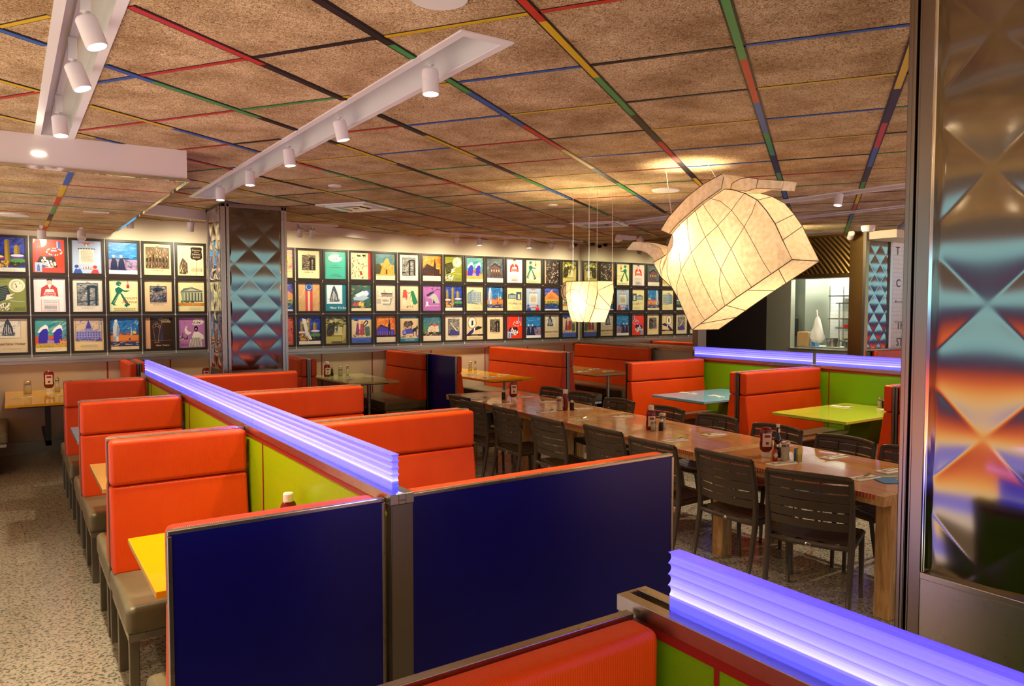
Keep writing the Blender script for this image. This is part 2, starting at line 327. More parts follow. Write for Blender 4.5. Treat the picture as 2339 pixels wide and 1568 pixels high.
# ================================================================== posters
class Art:
    def __init__(s, w=.36, h=.445): s.mb = MB(); s.w = w; s.h = h; s.z = .0
    def _a(s, c, pts):
        s.z -= .00006
        s.mb.add([((min(1, max(0, x)) - .5) * s.w, s.z, (min(1, max(0, y)) - .5) * s.h) for x, y in pts], [tuple(range(len(pts)))], lin(c))
    def r(s, c, x0, y0, x1, y1): s._a(c, [(x0, y0), (x1, y0), (x1, y1), (x0, y1)]); return s
    def p(s, c, *pts): s._a(c, pts); return s
    def e(s, c, cx, cy, rx, ry=None, n=16, a0=0, a1=2 * PI):
        ry = ry or rx * s.w / s.h; s._a(c, [(cx + rx * math.cos(a0 + (a1 - a0) * k / n), cy + ry * math.sin(a0 + (a1 - a0) * k / n)) for k in range(n + (a1 - a0 < 6))]); return s
    def ln(s, c, pts, w=.012):
        for (x0, y0), (x1, y1) in zip(pts, pts[1:]):
            dx, dy = x1 - x0, y1 - y0; L = math.hypot(dx, dy) or 1; nx, ny = -dy / L * w / 2, dx / L * w / 2
            s._a(c, [(x0 - nx, y0 - ny), (x1 - nx, y1 - ny), (x1 + nx, y1 + ny), (x0 + nx, y0 + ny)])
        return s
    def hatch(s, cs, x0, y0, x1, y1, n, L=.06, a=0, sp=.6, w=.01, seed=1):
        rd = random.Random(seed)
        for _ in range(n):
            x, y = rd.uniform(x0, x1), rd.uniform(y0, y1); t = a + rd.uniform(-sp, sp); l = rd.uniform(.4, 1) * L
            q = [(min(max(x - l * math.cos(t), x0), x1), min(max(y - l * math.sin(t), y0), y1)), (min(max(x + l * math.cos(t), x0), x1), min(max(y + l * math.sin(t), y0), y1))]
            s.ln(rd.choice(cs), q, w * rd.uniform(.6, 1.6))
        return s
    def lines(s, c, x0, y0, x1, n, gap=.022, seed=2, th=.008):
        rd = random.Random(seed)
        for i in range(n):
            y = y0 - i * gap; x = x0 + rd.uniform(0, .03)
            while x < x1: l = rd.uniform(.02, .07); s.r(c, x, y, min(x + l, x1), y + th); x += l + .012
        return s
    def t(s, txt, x, y, size, c, shear=0, sp=1):
        v, f = textmesh(txt, size * s.h, shear, space=sp); s.z -= .00006
        if v: s.mb.add([((x - .5) * s.w + a, s.z, (y - .5) * s.h + b) for a, b, _ in v], [g[::-1] if False else g for g in f], lin(c))
        return s
def engraving(bg, dark, mid, kind, seed, box=(.2, .3, .8, .82)):
    A = Art(); x0, y0, x1, y1 = box; A.r(bg, 0, 0, 1, 1).r(mid, x0, y0, x1, y1)
    A.hatch([dark, bg], x0, y0, x1, y1, 130, .05, 0 if kind != 'city' else PI / 2, .35, .009, seed)
    if kind == 'bridge':
        A.r(dark, x0 + .34, y0, x0 + .42, y1 - .08).r(dark, x1 - .1, y0, x1 - .03, y1 - .08).r(dark, x0 + .34, y1 - .13, x1 - .03, y1 - .07)
        for k in range(6): A.ln(dark, [(x0, y0 + .08 * k), (x0 + .38, y1 - .1)], .007)
        A.ln(dark, [(x0, y0 + .1), (x1, y0 + .18)], .02)
    if kind == 'city':
        rd = random.Random(seed)
        for k in range(7): x = x0 + (x1 - x0) * k / 7; A.r(dark, x, y0 + .05, x + .06, y0 + rd.uniform(.2, .46)).r(bg, x + .02, y0 + .08, x + .03, y0 + .2)
    if kind == 'river': A.p(bg, (x0 + .1, y1 - .15), (x0 + .16, y1 - .15), (x1 - .05, y0 + .1), (x1 - .1, y0 + .07)).p('3a3a80', (x0, y0), (x1, y0), (x1, y0 + .12), (x0 + .2, y0 + .22))
    if kind == 'field': A.hatch([dark, '4a4a70'], x0, y0, x1, y0 + .25, 60, .07, .8, .5, .012, seed + 1).e(dark, (x0 + x1) / 2, y1 - .1, .2, .05)
    A.ln(dark, [(x0, y0), (x1, y0), (x1, y1), (x0, y1), (x0, y0)], .012).p(dark, (.42, y1 + .02), (.5, y1 + .05), (.58, y1 + .02), (.5, y1 + .03))
    A.t('Hotel New Yorker', .5, y0 - .09, .045, dark, .3); return A
def caption(A, bg, c, txt=None, h=.12):
    A.r(bg, 0, 0, 1, h)
    if txt: A.t(txt, .5, h * .55, .032, c)
    A.lines(c, .3, h * .3, .7, 1, seed=4, th=.006); return A
def towers(alt=0):
    A = Art(); A.r('2138b0', 0, 0, 1, 1).hatch(['3a5ad0', '1a2480', '15206a'], 0, .45, 1, 1, 60, .1, .7, .4, .03, 3).r('15206a', 0, .42, 1, .55)
    A.hatch(['202a2a', '2a5a2a'], 0, .34, 1, .5, 30, .08, 0, .4, .03, 4)
    for x, w, h in ((.08, .13, .86), (.38, .15, .96), (.66, .17, .8)): A.p('a88a20', (x, .2), (x + w, .2), (x + w, h - .04), (x + w * .4, h), (x, h - .05)).p('7a6a18', (x + w * .6, .2), (x + w, .2), (x + w, h - .04), (x + w * .6, h - .02))
    A.e('c03020', .15, .42, .22, .06).e('e8e0d0', .15, .44, .2, .035).e('5a3aa0', .76, .46, .22, .07).e('d8d0e0', .76, .48, .2, .04).e('4a8a3a', .78, .33, .25, .07)
    A.hatch(['e0b020', 'c89018', '6a5a10'], 0, .13, .55, .32, 50, .05, 1.2, .5, .03, 5).hatch(['302018', '1a2a1a'], .5, .13, 1, .28, 30, .06, 1, .5, .03, 6)
    if alt: A.p('dcd8d0', (.15, .95), (.35, .9), (.4, .5), (.62, .18), (.5, .16), (.3, .4)).hatch(['e8e4da', 'c0b8b0'], .15, .3, .45, .9, 25, .07, 1.2, .4, .02, 8)
    return caption(A, 'e4dccb', '55504a', 'PARK OF FOUR BUILDINGS' if not alt else None)
def d_un():
    A = Art(); A.r('e03a12', 0, 0, 1, 1).r('6a4a9a', .11, .35, .135, .95).t('1953', .09, .94, .035, 'ffd9b0')
    A.p('b8c4e0', (.76, .72), (.88, .74), (.88, .93), (.76, .95)).p('4a62b0', (.8, .72), (.9, .74), (.9, .92), (.8, .95))
    for k in range(22):
        t = 2 * PI * k / 22; A.r(['e8dcd0', '4a62b0', 'f0e8e0'][k % 3], .68 + .24 * math.cos(t) - .02, .63 + .1 * math.sin(t) - .02, .68 + .24 * math.cos(t) + .02, .63 + .1 * math.sin(t) + .02)
    A.r('d8d0d0', .58, .64, .76, .68).p('2a1410', (.22, .48), (.68, .49), (.78, .15), (.12, .3)).p('f0ecec', (.2, .3), (.5, .22), (.62, .14), (.3, .16)).p('3a50a8', (.2, .15), (.55, .17), (.3, .24))
    for k, (x, y) in enumerate(((.36, .44), (.3, .36), (.45, .35), (.56, .34), (.68, .3), (.6, .25), (.5, .24), (.4, .28))): A.e('f4efe8', x, y, .04).e('e0b090' if k % 2 else 'f4efe8', x + .02, y - .05, .035, .05)
    return A.r('a8c0e0', .06, .02, .28, .3).p('5a70b0', (.12, .04), (.22, .04), (.21, .2), (.17, .26), (.13, .2))
def d_breakfast():
    A = Art(); A.r('a9bede', 0, 0, 1, 1).t('BREAKFAST', .5, .92, .085, 'c04a40').p('a87040', (.35, .96), (.45, .86), (.5, .82), (.55, .86), (.65, .96), (.56, .92), (.5, .94), (.44, .92)).e('e8d8b0', .5, .86, .03, .05)
    A.r('181420', .22, .74, .78, .77)
    for k in range(6): A.e('d8d0e0', .28 + k * .088, .755, .015)
    A.p('f0ead6', (.26, .74), (.74, .74), (.76, .3), (.24, .3)).t('A Call to Breakfast', .5, .69, .035, '503a30', .2).lines('6a5a50', .3, .66, .7, 15, .022, 3)
    for k in range(9): A.r('e05a4a' if k % 2 else 'f4e8e0', .33 + k * .04, .14, .37 + k * .04, .22 - .01 * abs(k - 4))
    A.p('2a4aa8', (.05, 0), (.35, 0), (.28, .14), (.12, .14)).e('e8b090', .2, .18, .05, .06).e('2a4aa8', .16, .21, .07, .05).p('d83020', (.62, 0), (.9, 0), (.86, .12), (.7, .12)).e('e8b090', .72, .17, .05, .055).e('c03a20', .77, .2, .07, .055)
    return A
def d_sailors():
    A = Art(); A.r('2a80c8', 0, 0, 1, 1).hatch(['3a90d8', '1f70b8', '5aa8e0'], 0, .5, 1, 1, 50, .12, 0, .15, .03, 3).r('2a60a0', 0, .46, 1, .5).r('9a8ab0', 0, .12, 1, .46).hatch(['c080a0', '7a6a90', '1a3a70', 'd09aa8'], 0, .12, 1, .46, 80, .08, 0, .3, .012, 5)
    for x in (.16, .42): A.p('14224a', (x - .1, .12), (x + .16, .12), (x + .12, .4), (x + .06, .5), (x - .03, .5), (x - .08, .35)).e('c89a80', x + .02, .53, .04).e('f0f0f0', x + .01, .57, .055, .025)
    A.r('0c1430', .48, .47, .7, .51).ln('14224a', [(.6, .47), (.6, .2)], .012).ln('101a30', [(.85, .52), (.98, .55)], .01).p('14224a', (.3, .12), (.65, .12), (.45, .3))
    return caption(A, 'eceef0', '8090a0')
def d_etiquette():
    A = Art(); A.r('efe0b2', 0, 0, 1, 1)
    for k in range(12): A.ln('d6c48c', [(.2, .65), (.2 + .5 * math.cos(k * .28), .65 + .35 * math.sin(k * .28))], .006)
    A.p('2a1c14', (.5, .9), (.56, .94), (.9, .94), (.96, .9), (.93, .83), (.96, .6), (.9, .54), (.8, .53), (.74, .49), (.68, .53), (.56, .54), (.5, .6), (.53, .83))
    A.t('Etiquette', .73, .82, .07, 'efe0b2').t('FOR THE', .73, .765, .035, 'efe0b2').t('DINING', .73, .68, .075, 'efe0b2').t('ROOM', .73, .585, .075, 'efe0b2').ln('6a5a40', [(.73, .48), (.73, .02)], .012)
    A.p('5a4632', (.08, .06), (.3, .04), (.4, .1), (.38, .4), (.28, .52), (.2, .58), (.13, .45), (.08, .3)).hatch(['d8c898', '2a1c14'], .09, .08, .38, .45, 50, .05, 1.4, .2, .01, 4)
    return A.lines('5a4a38', .5, .25, .95, 4, .035, 6)
def d_city():
    return engraving('dcc9a0', '2c1c10', '7a6040', 'city', 11, (.08, .22, .92, .88))
def d_face():
    return Art().r('e8c890', 0, 0, 1, 1).r('e89a88', 0, .3, 1, 1).e('dcb820', .55, .62, .3, .32).e('f0dcae', .55, .65, .17, .2).e('3a3018', .6, .66, .05).p('d8b020', (.2, .05), (.6, .05), (.8, .4), (.3, .35)).hatch(['e05a3a', 'f0b090'], .7, .2, 1, .9, 20, .08, .4, .4, .02, 2)
def d_teal():
    A = Art(); A.r('3ca794', 0, 0, 1, 1).ln('2a8070', [(.05, .04), (.95, .04), (.95, .96), (.05, .96), (.05, .04)], .008).e('e8e8da', .5, .76, .33, .14).e('3ca794', .75, .84, .08, .05)
    A.hatch(['2a4a40', '3ca794'], .25, .68, .72, .84, 35, .03, 1, 1.5, .01, 2)
    return A.t('TERRACE', .5, .48, .04, '1c5048').t('THE MENU PRESENTED', .5, .41, .04, '1c5048').t('Hotel Terrace', .5, .16, .04, '1c5048').t('HOTEL NEW YORKER', .5, .09, .045, '1c5048')
def d_animals():
    A = Art(); A.r('dccfa4', 0, 0, 1, 1).r('c8342a', .86, 0, 1, 1)
    return A.hatch(['2a2a24', '7a8a4a', 'b05a40', '4a4a3a', '8ac080'], .05, .04, .82, .96, 90, .05, 0, 1.6, .022, 9).e('b02a1c', .5, .25, .05, .08).e('3a2a1c', .4, .88, .1, .03).e('2a2420', .65, .9, .08, .03)
def d_alamo():
    A = Art(); A.r('2f6f78', 0, 0, 1, 1).hatch(['3a8088', '205860', '8a6a30'], 0, .6, 1, 1, 40, .12, .5, .4, .03, 2).p('d8963c', (.25, .2), (.25, .62), (.42, .66), (.5, .8), (.6, .84), (.68, .76), (.75, .6), (.95, .58), (.95, .2)).hatch(['b06a20', 'e8b060', '8a4a18'], .28, .2, .95, .6, 40, .05, 1.5, .2, .015, 3)
    return caption(A.r('5a2a10', .52, .2, .6, .4).p('3a3a1c', (0, .2), (.2, .2), (.33, .5), (.2, .62), (0, .6)).r('b89850', 0, .14, 1, .22), 'd8cba8', '8a7a60', h=.16)
def d_church(two=0):
    A = Art(); A.r('e8841c', 0, 0, 1, 1).hatch(['f0a030', 'd86a14', 'c85010'], 0, .45, 1, 1, 50, .14, .5, .5, .04, 2); c = '4a3aa0' if two else '2c1a12'; c2 = '8a6ac8' if two else '5a3018'
    A.p(c, (.03, .25), (.03, .48), (.25, .62), (.7, .5), (.95, .46), (.95, .25)).p('1c1210', (.0, .48), (.25, .68), (.72, .52), (.7, .5), (.25, .62)).r('241410', .62, .25, .74, .7).p('241410', (.64, .7), (.72, .7), (.68, .97))
    for k in range(7): A.r(c2, .08 + .12 * k, .28, .11 + .12 * k, .42)
    return caption(A.r('3a2418', 0, .2, 1, .27).hatch(['1c1210', '6a3a1c'], 0, .2, 1, .28, 30, .05, 0, .3, .015, 4), 'e2d6bc', '8a7a68', h=.2)
def d_olive():
    A = Art(); A.r('8a8f1c', 0, 0, 1, 1).t('RESULTS', .25, .93, .04, '2a2a10').t('of our travels', .28, .87, .04, '2a2a10', .3).p('1c1a14', (.02, .7), (.42, .78), (.55, .42), (.1, .28)).e('f0ecc8', .72, .78, .25, .2).e('c8c48c', .72, .78, .19, .15).e('f0ecc8', .74, .77, .15, .13)
    for k in range(7): A.ln('8a8f1c', [(.08, .66 - .05 * k), (.45, .73 - .05 * k)], .008)
    A.ln('1c1a14', [(.66, .84), (.72, .74), (.68, .72)], .02).ln('1c1a14', [(.8, .86), (.82, .84)], .03).p('f0ecc8', (.4, .5), (.65, .55), (.5, .45), (.62, .42), (.36, .34))
    return A.hatch(['f0ecc8', '4a4a18', 'f0ecc8'], .02, .04, .5, .26, 40, .07, .8, .8, .03, 3).lines('3a3a14', .6, .12, .95, 4, .025, 5).ln('f0ecc8', [(.5, .33), (.95, .3)], .012)
def d_ships():
    A = Art(); A.r('4a9a9c', 0, 0, 1, 1).hatch(['7ab88a', '2a7a90', 'a8c8a0'], 0, .5, 1, 1, 30, .2, .35, .1, .02, 2)
    for x in (.05, .5):
        A.p('2f2ab0', (x + .02, .25), (x + .34, .25), (x + .36, .6), (x + .3, .76), (x + .1, .62)).p('f0f0f0', (x + .02, .58), (x + .12, .72), (x + .28, .82), (x + .36, .76), (x + .38, .6), (x + .32, .7), (x + .2, .68), (x + .1, .58))
    A.p('d8542a', (0, .2), (.1, .22), (.1, .46), (0, .46)).r('d8542a', .42, .38, .58, .48).r('b088c0', .38, .2, .6, .34).r('e8a070', .78, .22, 1, .36).hatch(['2a4a40', '5a3a90', 'e05a3a'], .76, .3, 1, .5, 20, .04, 0, .5, .02, 4).r('c8a848', 0, .12, 1, .25).hatch(['4a3a20', '8a6a20', 'e0c070'], 0, .12, 1, .26, 60, .02, 1.5, .4, .01, 5)
    return caption(A, 'e8d8ae', '6a5a48', 'MARINE TRANSPORTATION BUILDING')
def d_house():
    A = Art(); A.r('58656c', 0, 0, 1, 1).hatch(['2a3034', '98a4a8', '14181a'], 0, .5, 1, 1, 90, .08, .6, .8, .012, 2).p('6a4a44', (.2, .22), (.2, .6), (.5, .78), (.85, .62), (.85, .22)).p('1c1c20', (.15, .6), (.5, .82), (.9, .62), (.85, .58), (.5, .74))
    for k in range(4): A.r('d8d0c0', .27 + .15 * k, .45, .32 + .15 * k, .53).r('1c1c20', .27 + .15 * k, .28, .32 + .15 * k, .38)
    return caption(A.hatch(['14181a', '3a4448', '80604a'], 0, .18, 1, .35, 50, .06, 0, .5, .015, 4), 'e0d8cc', '8a8078', h=.18)
def d_beverage():
    A = Art(); A.r('ece4e6', 0, 0, 1, 1).p('c8321e', (.2, .45), (.24, .72), (.42, .82), (.6, .82), (.74, .72), (.78, .45)).e('e8b898', .5, .88, .085, .1).p('2a1a18', (.41, .9), (.42, .99), (.58, .99), (.59, .9), (.56, .95), (.44, .95)).p('f4f0ee', (.44, .82), (.5, .68), (.57, .82)).p('f0e8e4', (.3, .5), (.38, .68), (.62, .68), (.7, .5))
    A.r('c8321e', .33, .46, .67, .6).t('BEVERAGE', .5, .54, .065, 'f4ece4').t('SPECIALS', .5, .475, .065, 'f4ece4').e('f8f4f2', .5, .43, .32, .05)
    for s in (.22, .77): A.r('e89a90', s, .0, s + .025, .36)
    return A.lines('4a4048', .28, .34, .74, 3, .03, 3).t('COCKTAIL SNACKS', .5, .22, .04, 'b02a1c').lines('4a4048', .3, .18, .72, 6, .02, 5).t('CALL ROOM SERVICE', .5, .02, .04, '2a2024')
def d_room():
    A = Art(); g = '17695a'; A.r('e2eab0', 0, 0, 1, 1).e(g, .33, .88, .1, .07).ln('e2eab0', [(.34, .87), (.44, .86)], .012).p(g, (.2, .72), (.32, .78), (.42, .74), (.46, .64), (.38, .58), (.22, .6))
    A.p(g, (.26, .6), (.38, .6), (.16, .22), (.04, .24)).p(g, (.36, .6), (.44, .57), (.68, .24), (.62, .2), (.52, .3)).p(g, (.5, .2), (.62, .3), (.72, .22), (.58, .14)).p(g, (.1, .2), (.26, .2), (.14, .25)).ln('e2eab0', [(.34, .55), (.14, .28)], .012)
    A.ln(g, [(.4, .7), (.56, .64), (.7, .68)], .05).r('a83020', .6, .74, .7, .84).p('e88a80', (.6, .84), (.7, .84), (.67, .92), (.66, .99), (.63, .99), (.62, .92)).e('e2eab0', .7, .69, .16, .02).ln('9aa878', [(.55, .7), (.9, .68)], .008)
    return A.t('room', .73, .39, .15, 'c03a2c', .4).t('Service', .68, .27, .15, 'c03a2c', .4).lines('a84838', .12, .1, .9, 3, .035, 4, .014)
def d_brown():
    return Art().r('d8a888', 0, 0, 1, 1).r('2c2018', .12, 0, 1, 1).hatch(['c8bcae', '6a584a', '100c08'], .14, .02, .98, .98, 130, .06, .6, 1.4, .022, 2)
def d_worker():
    A = Art(); A.r('8c8a3c', 0, 0, 1, 1).hatch(['2a2a14', 'b8b468', '4a4a20'], 0, .6, 1, 1, 60, .1, 0, .5, .03, 2).p('2a2a16', (.05, .4), (.15, .75), (.45, .8), (.5, .5), (.35, .35)).e('c8b880', .28, .82, .08).p('b8a868', (.75, .05), (.95, .2), (1, .7), (.85, .65)).r('c8c088', .42, .3, .8, .62).e('3a2a1c', .2, .35, .13, .07)
    return A.r('b0a858', 0, 0, .75, .26).hatch(['2a2a14', '6a6428'], .1, .4, .6, .75, 40, .06, .8, .7, .02, 3).r('5a4a2a', .28, .02, .78, .08)
def d_temple():
    A = Art(); A.r('e8dfa8', 0, 0, 1, 1).hatch(['f0e8c0', 'c8d0b0'], 0, .6, 1, 1, 20, .1, .3, .4, .02, 2).p('6a7268', (.1, .66), (.22, .76), (.55, .8), (.95, .68), (.93, .64), (.1, .62)).p('b8b898', (.2, .67), (.5, .76), (.85, .68))
    for k in range(6): A.r('b0b898', .22 + .12 * k, .34, .28 + .12 * k, .63).r('4a5a58', .28 + .12 * k, .36, .33 + .12 * k, .62)
    return A.r('5a6a58', .12, .32, .95, .36).p('8a9a80', (.1, .62), (.22, .64), (.22, .34), (.16, .34)).hatch(['4a5a3a', '6a7a4a'], .1, .28, .6, .36, 20, .05, 0, .4, .02, 3).r('d88a3c', 0, .19, 1, .28).hatch(['a85a28', 'e0a860'], 0, .19, 1, .28, 20, .08, 0, .2, .012, 4).lines('c8b888', .4, .12, .85, 3, .03, 6)
def d_land(v=0):
    A = Art(); A.r('2a4ab0', 0, 0, 1, 1).hatch(['4a6ad0', 'b090c8', '3a2a80'], 0, .65, 1, 1, 40, .12, .4, .4, .03, 2).p('d8924a', (.0, .55), (.25, .78), (.5, .85), (.8, .72), (1, .6), (1, .4), (0, .4)).p('6a4a8a', (.55, .82), (.8, .72), (1, .6), (1, .75), (.7, .95)).r('c8b058', 0, .3, 1, .45)
    return caption(A.hatch(['1c2418', '8a9a3c', '3a4a28', '2a5a4a'], 0, .12, 1, .42, 80, .06, 0, .6, .02, 3), 'e4e0e4', '8088a0', h=.06)
def d_flag():
    A = Art(); A.r('d0a05c', 0, 0, 1, 1).r('c8321e', .33, 0, .66, 1).r('e8c898', .44, 0, .54, .72).r('1c4aa0', .33, .74, .66, 1)
    for k in range(13): t = 2 * PI * k / 13; A.e('f0ece0', .495 + .12 * math.cos(t), .87 + .1 * math.sin(t), .018, n=6)
    return A.ln('ecdcb8', [(.02, .55), (.12, .48), (.2, .6), (.3, .78)], .014).hatch(['b88848', 'dcb070'], 0, 0, .32, .5, 20, .1, .6, .3, .01, 3).hatch(['b88848', 'dcb070'], .68, 0, 1, 1, 30, .1, .6, .3, .01, 4)
def building(A, x0, y0, s, c1='e8e8e4', c2='3a4448'):
    A.p(c2, (x0, y0), (x0 + .5 * s, y0), (x0 + .46 * s, y0 + .3 * s), (x0 + .38 * s, y0 + .5 * s), (x0 + .26 * s, y0 + .72 * s), (x0 + .16 * s, y0 + .6 * s), (x0 + .06 * s, y0 + .3 * s))
    for k in range(4): A.p(c1, (x0 + (.08 + .1 * k) * s, y0 + .04), (x0 + (.12 + .1 * k) * s, y0 + .04), (x0 + (.16 + .06 * k) * s, y0 + (.5 - abs(k - 1.4) * .1) * s), (x0 + (.14 + .06 * k) * s, y0 + (.5 - abs(k - 1.4) * .1) * s))
    return A.hatch([c2, '7a8488'], x0 - .04, y0, x0 + .56 * s, y0 + .12, 25, .05, .3, .6, .015, 3)
def d_tealny():
    A = Art(); A.r('0e6f84', 0, 0, 1, 1).r('c8dce4', .08, .26, .82, .96).r('dfe8ec', .13, .3, .77, .92); building(A, .22, .34, .85)
    return A.t('New Yorker', .62, .08, .13, 'f0f0ec', .45).ln('f0f0ec', [(.2, .13), (.35, .13)], .012)
def d_machine():
    A = Art(); A.r('3a5a3a', 0, 0, 1, 1).hatch(['4a4a2a', '7a8a5a', '2a3a2a', '8a6a3a'], 0, .5, 1, 1, 40, .1, .4, .5, .04, 2).p('a8c0d8', (.12, .5), (.5, .66), (.9, .5), (.6, .38), (.14, .4)).e('3a5a9a', .78, .68, .18, .13).e('c8d8e8', .74, .66, .14, .1).p('e8eef4', (.2, .6), (.6, .76), (.7, .62), (.35, .52)).e('d03a2c', .24, .26, .14, .1).e('e8c03a', .5, .24, .13, .12).hatch(['1c2c20', '2a3a60', 'e8b040'], .0, .1, 1, .35, 30, .06, .5, .7, .02, 5)
    return caption(A, 'e8d8a8', '8a7a58', h=.1)
def d_sketch():
    A = Art(); A.r('e0d2b4', 0, 0, 1, 1).p('a8a098', (.35, .22), (.75, .2), (.85, .5), (.4, .5)).r('e8dcc4', .3, .28, .72, .5).e('b0a090', .5, .39, .18, .05).r('4a3a38', .28, .62, .85, .68).r('8a5a50', .3, .55, .85, .6)
    return A.hatch(['6a6058', '9a9088'], .05, .25, .95, .8, 50, .06, .4, 1.0, .008, 3).r('b8a89c', .05, .28, .26, .46).ln('4a4440', [(.45, .62), (.45, .82)], .012).lines('6a5a50', .5, .14, .7, 1)
def d_couple():
    A = Art(); A.r('e8cfa0', 0, 0, 1, 1).p('c8422c', (.15, .5), (.2, .82), (.36, .82), (.42, .55), (.36, .4), (.3, .52)).p('e8dcc0', (.18, .4), (.34, .42), (.3, .2), (.26, .2), (.24, .36), (.2, .2), (.17, .22)).e('f0dcc0', .27, .88, .05).p('1c7a3a', (.5, .28), (.62, .78), (.74, .78), (.97, .32), (.85, .24)).p('ecdcb0', (.46, .24), (.62, .62), (.72, .25)).e('f0dcc0', .68, .84, .05).e('e8e4dc', .68, .88, .055, .05)
    A.ln('c8422c', [(.36, .74), (.48, .68), (.62, .74)], .03).hatch(['a83a2c', '3a6a3a'], .49, .27, .68, .55, 12, .015, 0, 1, .02, 3)
    return A.hatch(['3a3a20', '8a3a20'], .35, .12, .72, .2, 16, .03, .3, .8, .016, 4).lines('8a7850', .05, .05, .6, 1)
def d_moose():
    A = Art(); A.r('b064b0', 0, 0, 1, 1).t('BRUNCH', .22, .9, .045, '3a1a3a').t('MENU', .25, .83, .04, '3a1a3a').p('b8b4b0', (.38, .55), (.55, .66), (.7, .68), (.85, .5), (.95, .3), (.5, .3), (.55, .42), (.45, .5), (.3, .5), (.25, .54)).p('2a1c20', (.2, .62), (.4, .72), (.6, .78), (.62, .72), (.42, .62), (.28, .56)).p('2a1c20', (.55, .3), (.6, .45), (.7, .3))
    for q in ([(.6, .76), (.55, .86), (.45, .9)], [(.55, .86), (.6, .96)], [(.65, .76), (.8, .86), (.95, .84)], [(.8, .86), (.84, .95)]): A.ln('2a1c20', q, .02)
    return A.e('ece4e4', .25, .32, .06, .05).p('ece4e4', (.15, .16), (.2, .28), (.3, .28), (.36, .16), (.3, .2)).r('3a1a3a', .1, .16, .12, .55).ln('ece4e4', [(.3, .2), (.9, .2)], .012).lines('3a1a3a', .58, .12, .9, 1)
def d_bank(mus=0):
    A = Art(); A.r('ecdda2', 0, 0, 1, 1); c = '3a5a78'
    if mus:
        A.p(c, (.1, .5), (.1, .68), (.35, .74), (.62, .68), (.62, .5)).r('c8d0c0', .14, .52, .6, .66).r(c, .62, .44, .95, .8).r('dcd8b0', .72, .48, .86, .7)
        for k in range(7): A.r(c, .15 + .065 * k, .5, .175 + .065 * k, .66)
    else:
        A.p('b8c4c0', (.1, .3), (.1, .7), (.42, .86), (.9, .76), (.92, .3)).p(c, (.08, .7), (.42, .87), (.42, .3), (.08, .3)); A.p('9ab0b4', (.12, .68), (.4, .82), (.4, .33), (.12, .33))
        for j in range(5):
            for k in range(3): A.r(c, .15 + .08 * k, .36 + .085 * j, .19 + .08 * k, .41 + .085 * j)
            for k in range(5): A.r(c, .46 + .09 * k, .36 + .085 * j, .5 + .09 * k, .41 + .085 * j)
    return A.hatch([c, '8a9aa0', 'ecdda2'], .08, .32, .93, .8 if not mus else .55, 40, .04, .3, .6, .006, 4).hatch([c, 'a8b4a0'], .05, .26, .95, .34, 25, .05, 0, .4, .01, 5).lines('c0b080', .35, .14, .8, 3, .03, 6)
def d_monument():
    A = Art(); A.r('2870b8', 0, 0, 1, 1).hatch(['3a88cc', '1c5aa0', '7ab0dc'], 0, .55, 1, 1, 50, .1, .4, .5, .03, 2).hatch(['c84a20', 'e06a28', '2a4a3a'], 0, .44, 1, .54, 40, .04, 0, .5, .03, 3).e('f0c83a', .84, .54, .06, .05).p('a8c8dc', (.7, .46), (.76, .46), (.73, .84)).r('d8843c', 0, .26, 1, .46).r('b8642c', 0, .24, 1, .29).r('1c3a70', 0, .12, 1, .25).hatch(['c8a060', '2a5a9a', 'e0b070', '0c1c3a'], 0, .12, 1, .25, 30, .07, 0, .2, .015, 4)
    A.r('8aa8c8', .1, .26, .28, .42).r('e0dcc8', .2, .26, .28, .42).p('c0ccd8', (.1, .42), (.28, .42), (.3, .75), (.24, .88), (.14, .88), (.09, .7)).e('dce0e4', .2, .91, .05, .05).p('8aa0b8', (.2, .42), (.28, .42), (.34, .66), (.24, .8)).r('2a3a90', .64, .3, .7, .36)
    return caption(A, 'e4cfa0', '7a6a50', 'CONSTITUTION MALL', .1)
def d_nyorker():
    A = Art(); A.r('dccba6', 0, 0, 1, 1).r('b8a888', .1, .42, .8, .95).r('e0dcc8', .12, .44, .78, .93).hatch(['a8b4b4', 'e8e4d0'], .12, .7, .78, .93, 20, .1, .4, .3, .02, 2); building(A, .22, .5, .72)
    return A.t('Hotel New Yorker', .46, .22, .12, '6a5a48', .4, .8).t('WITH A THOUSAND ROOMS', .5, .1, .035, '7a6a58')
def d_hall():
    A = Art(); c = '40409a'; A.r('e0c890', 0, 0, 1, 1).r('cdb898', .06, .3, .94, .95).hatch(['7a78b0', 'e0cca0', c], .06, .6, .94, .95, 60, .07, .8, 1, .01, 2).r('8c8abc', .08, .34, .92, .6).p(c, (.4, .66), (.6, .66), (.58, .74), (.55, .84), (.5, .94), (.45, .84), (.42, .74)).r('8c8abc', .36, .56, .64, .68)
    for j in range(3):
        for k in range(9): A.r(c, .11 + .09 * k, .38 + .075 * j, .15 + .09 * k, .42 + .075 * j)
    return A.hatch([c, '6a68a8'], .06, .3, .94, .38, 40, .05, .3, .5, .014, 3).ln(c, [(.06, .3), (.94, .3), (.94, .95), (.06, .95), (.06, .3)], .008).lines('8a8070', .2, .18, .8, 4, .025, 5)
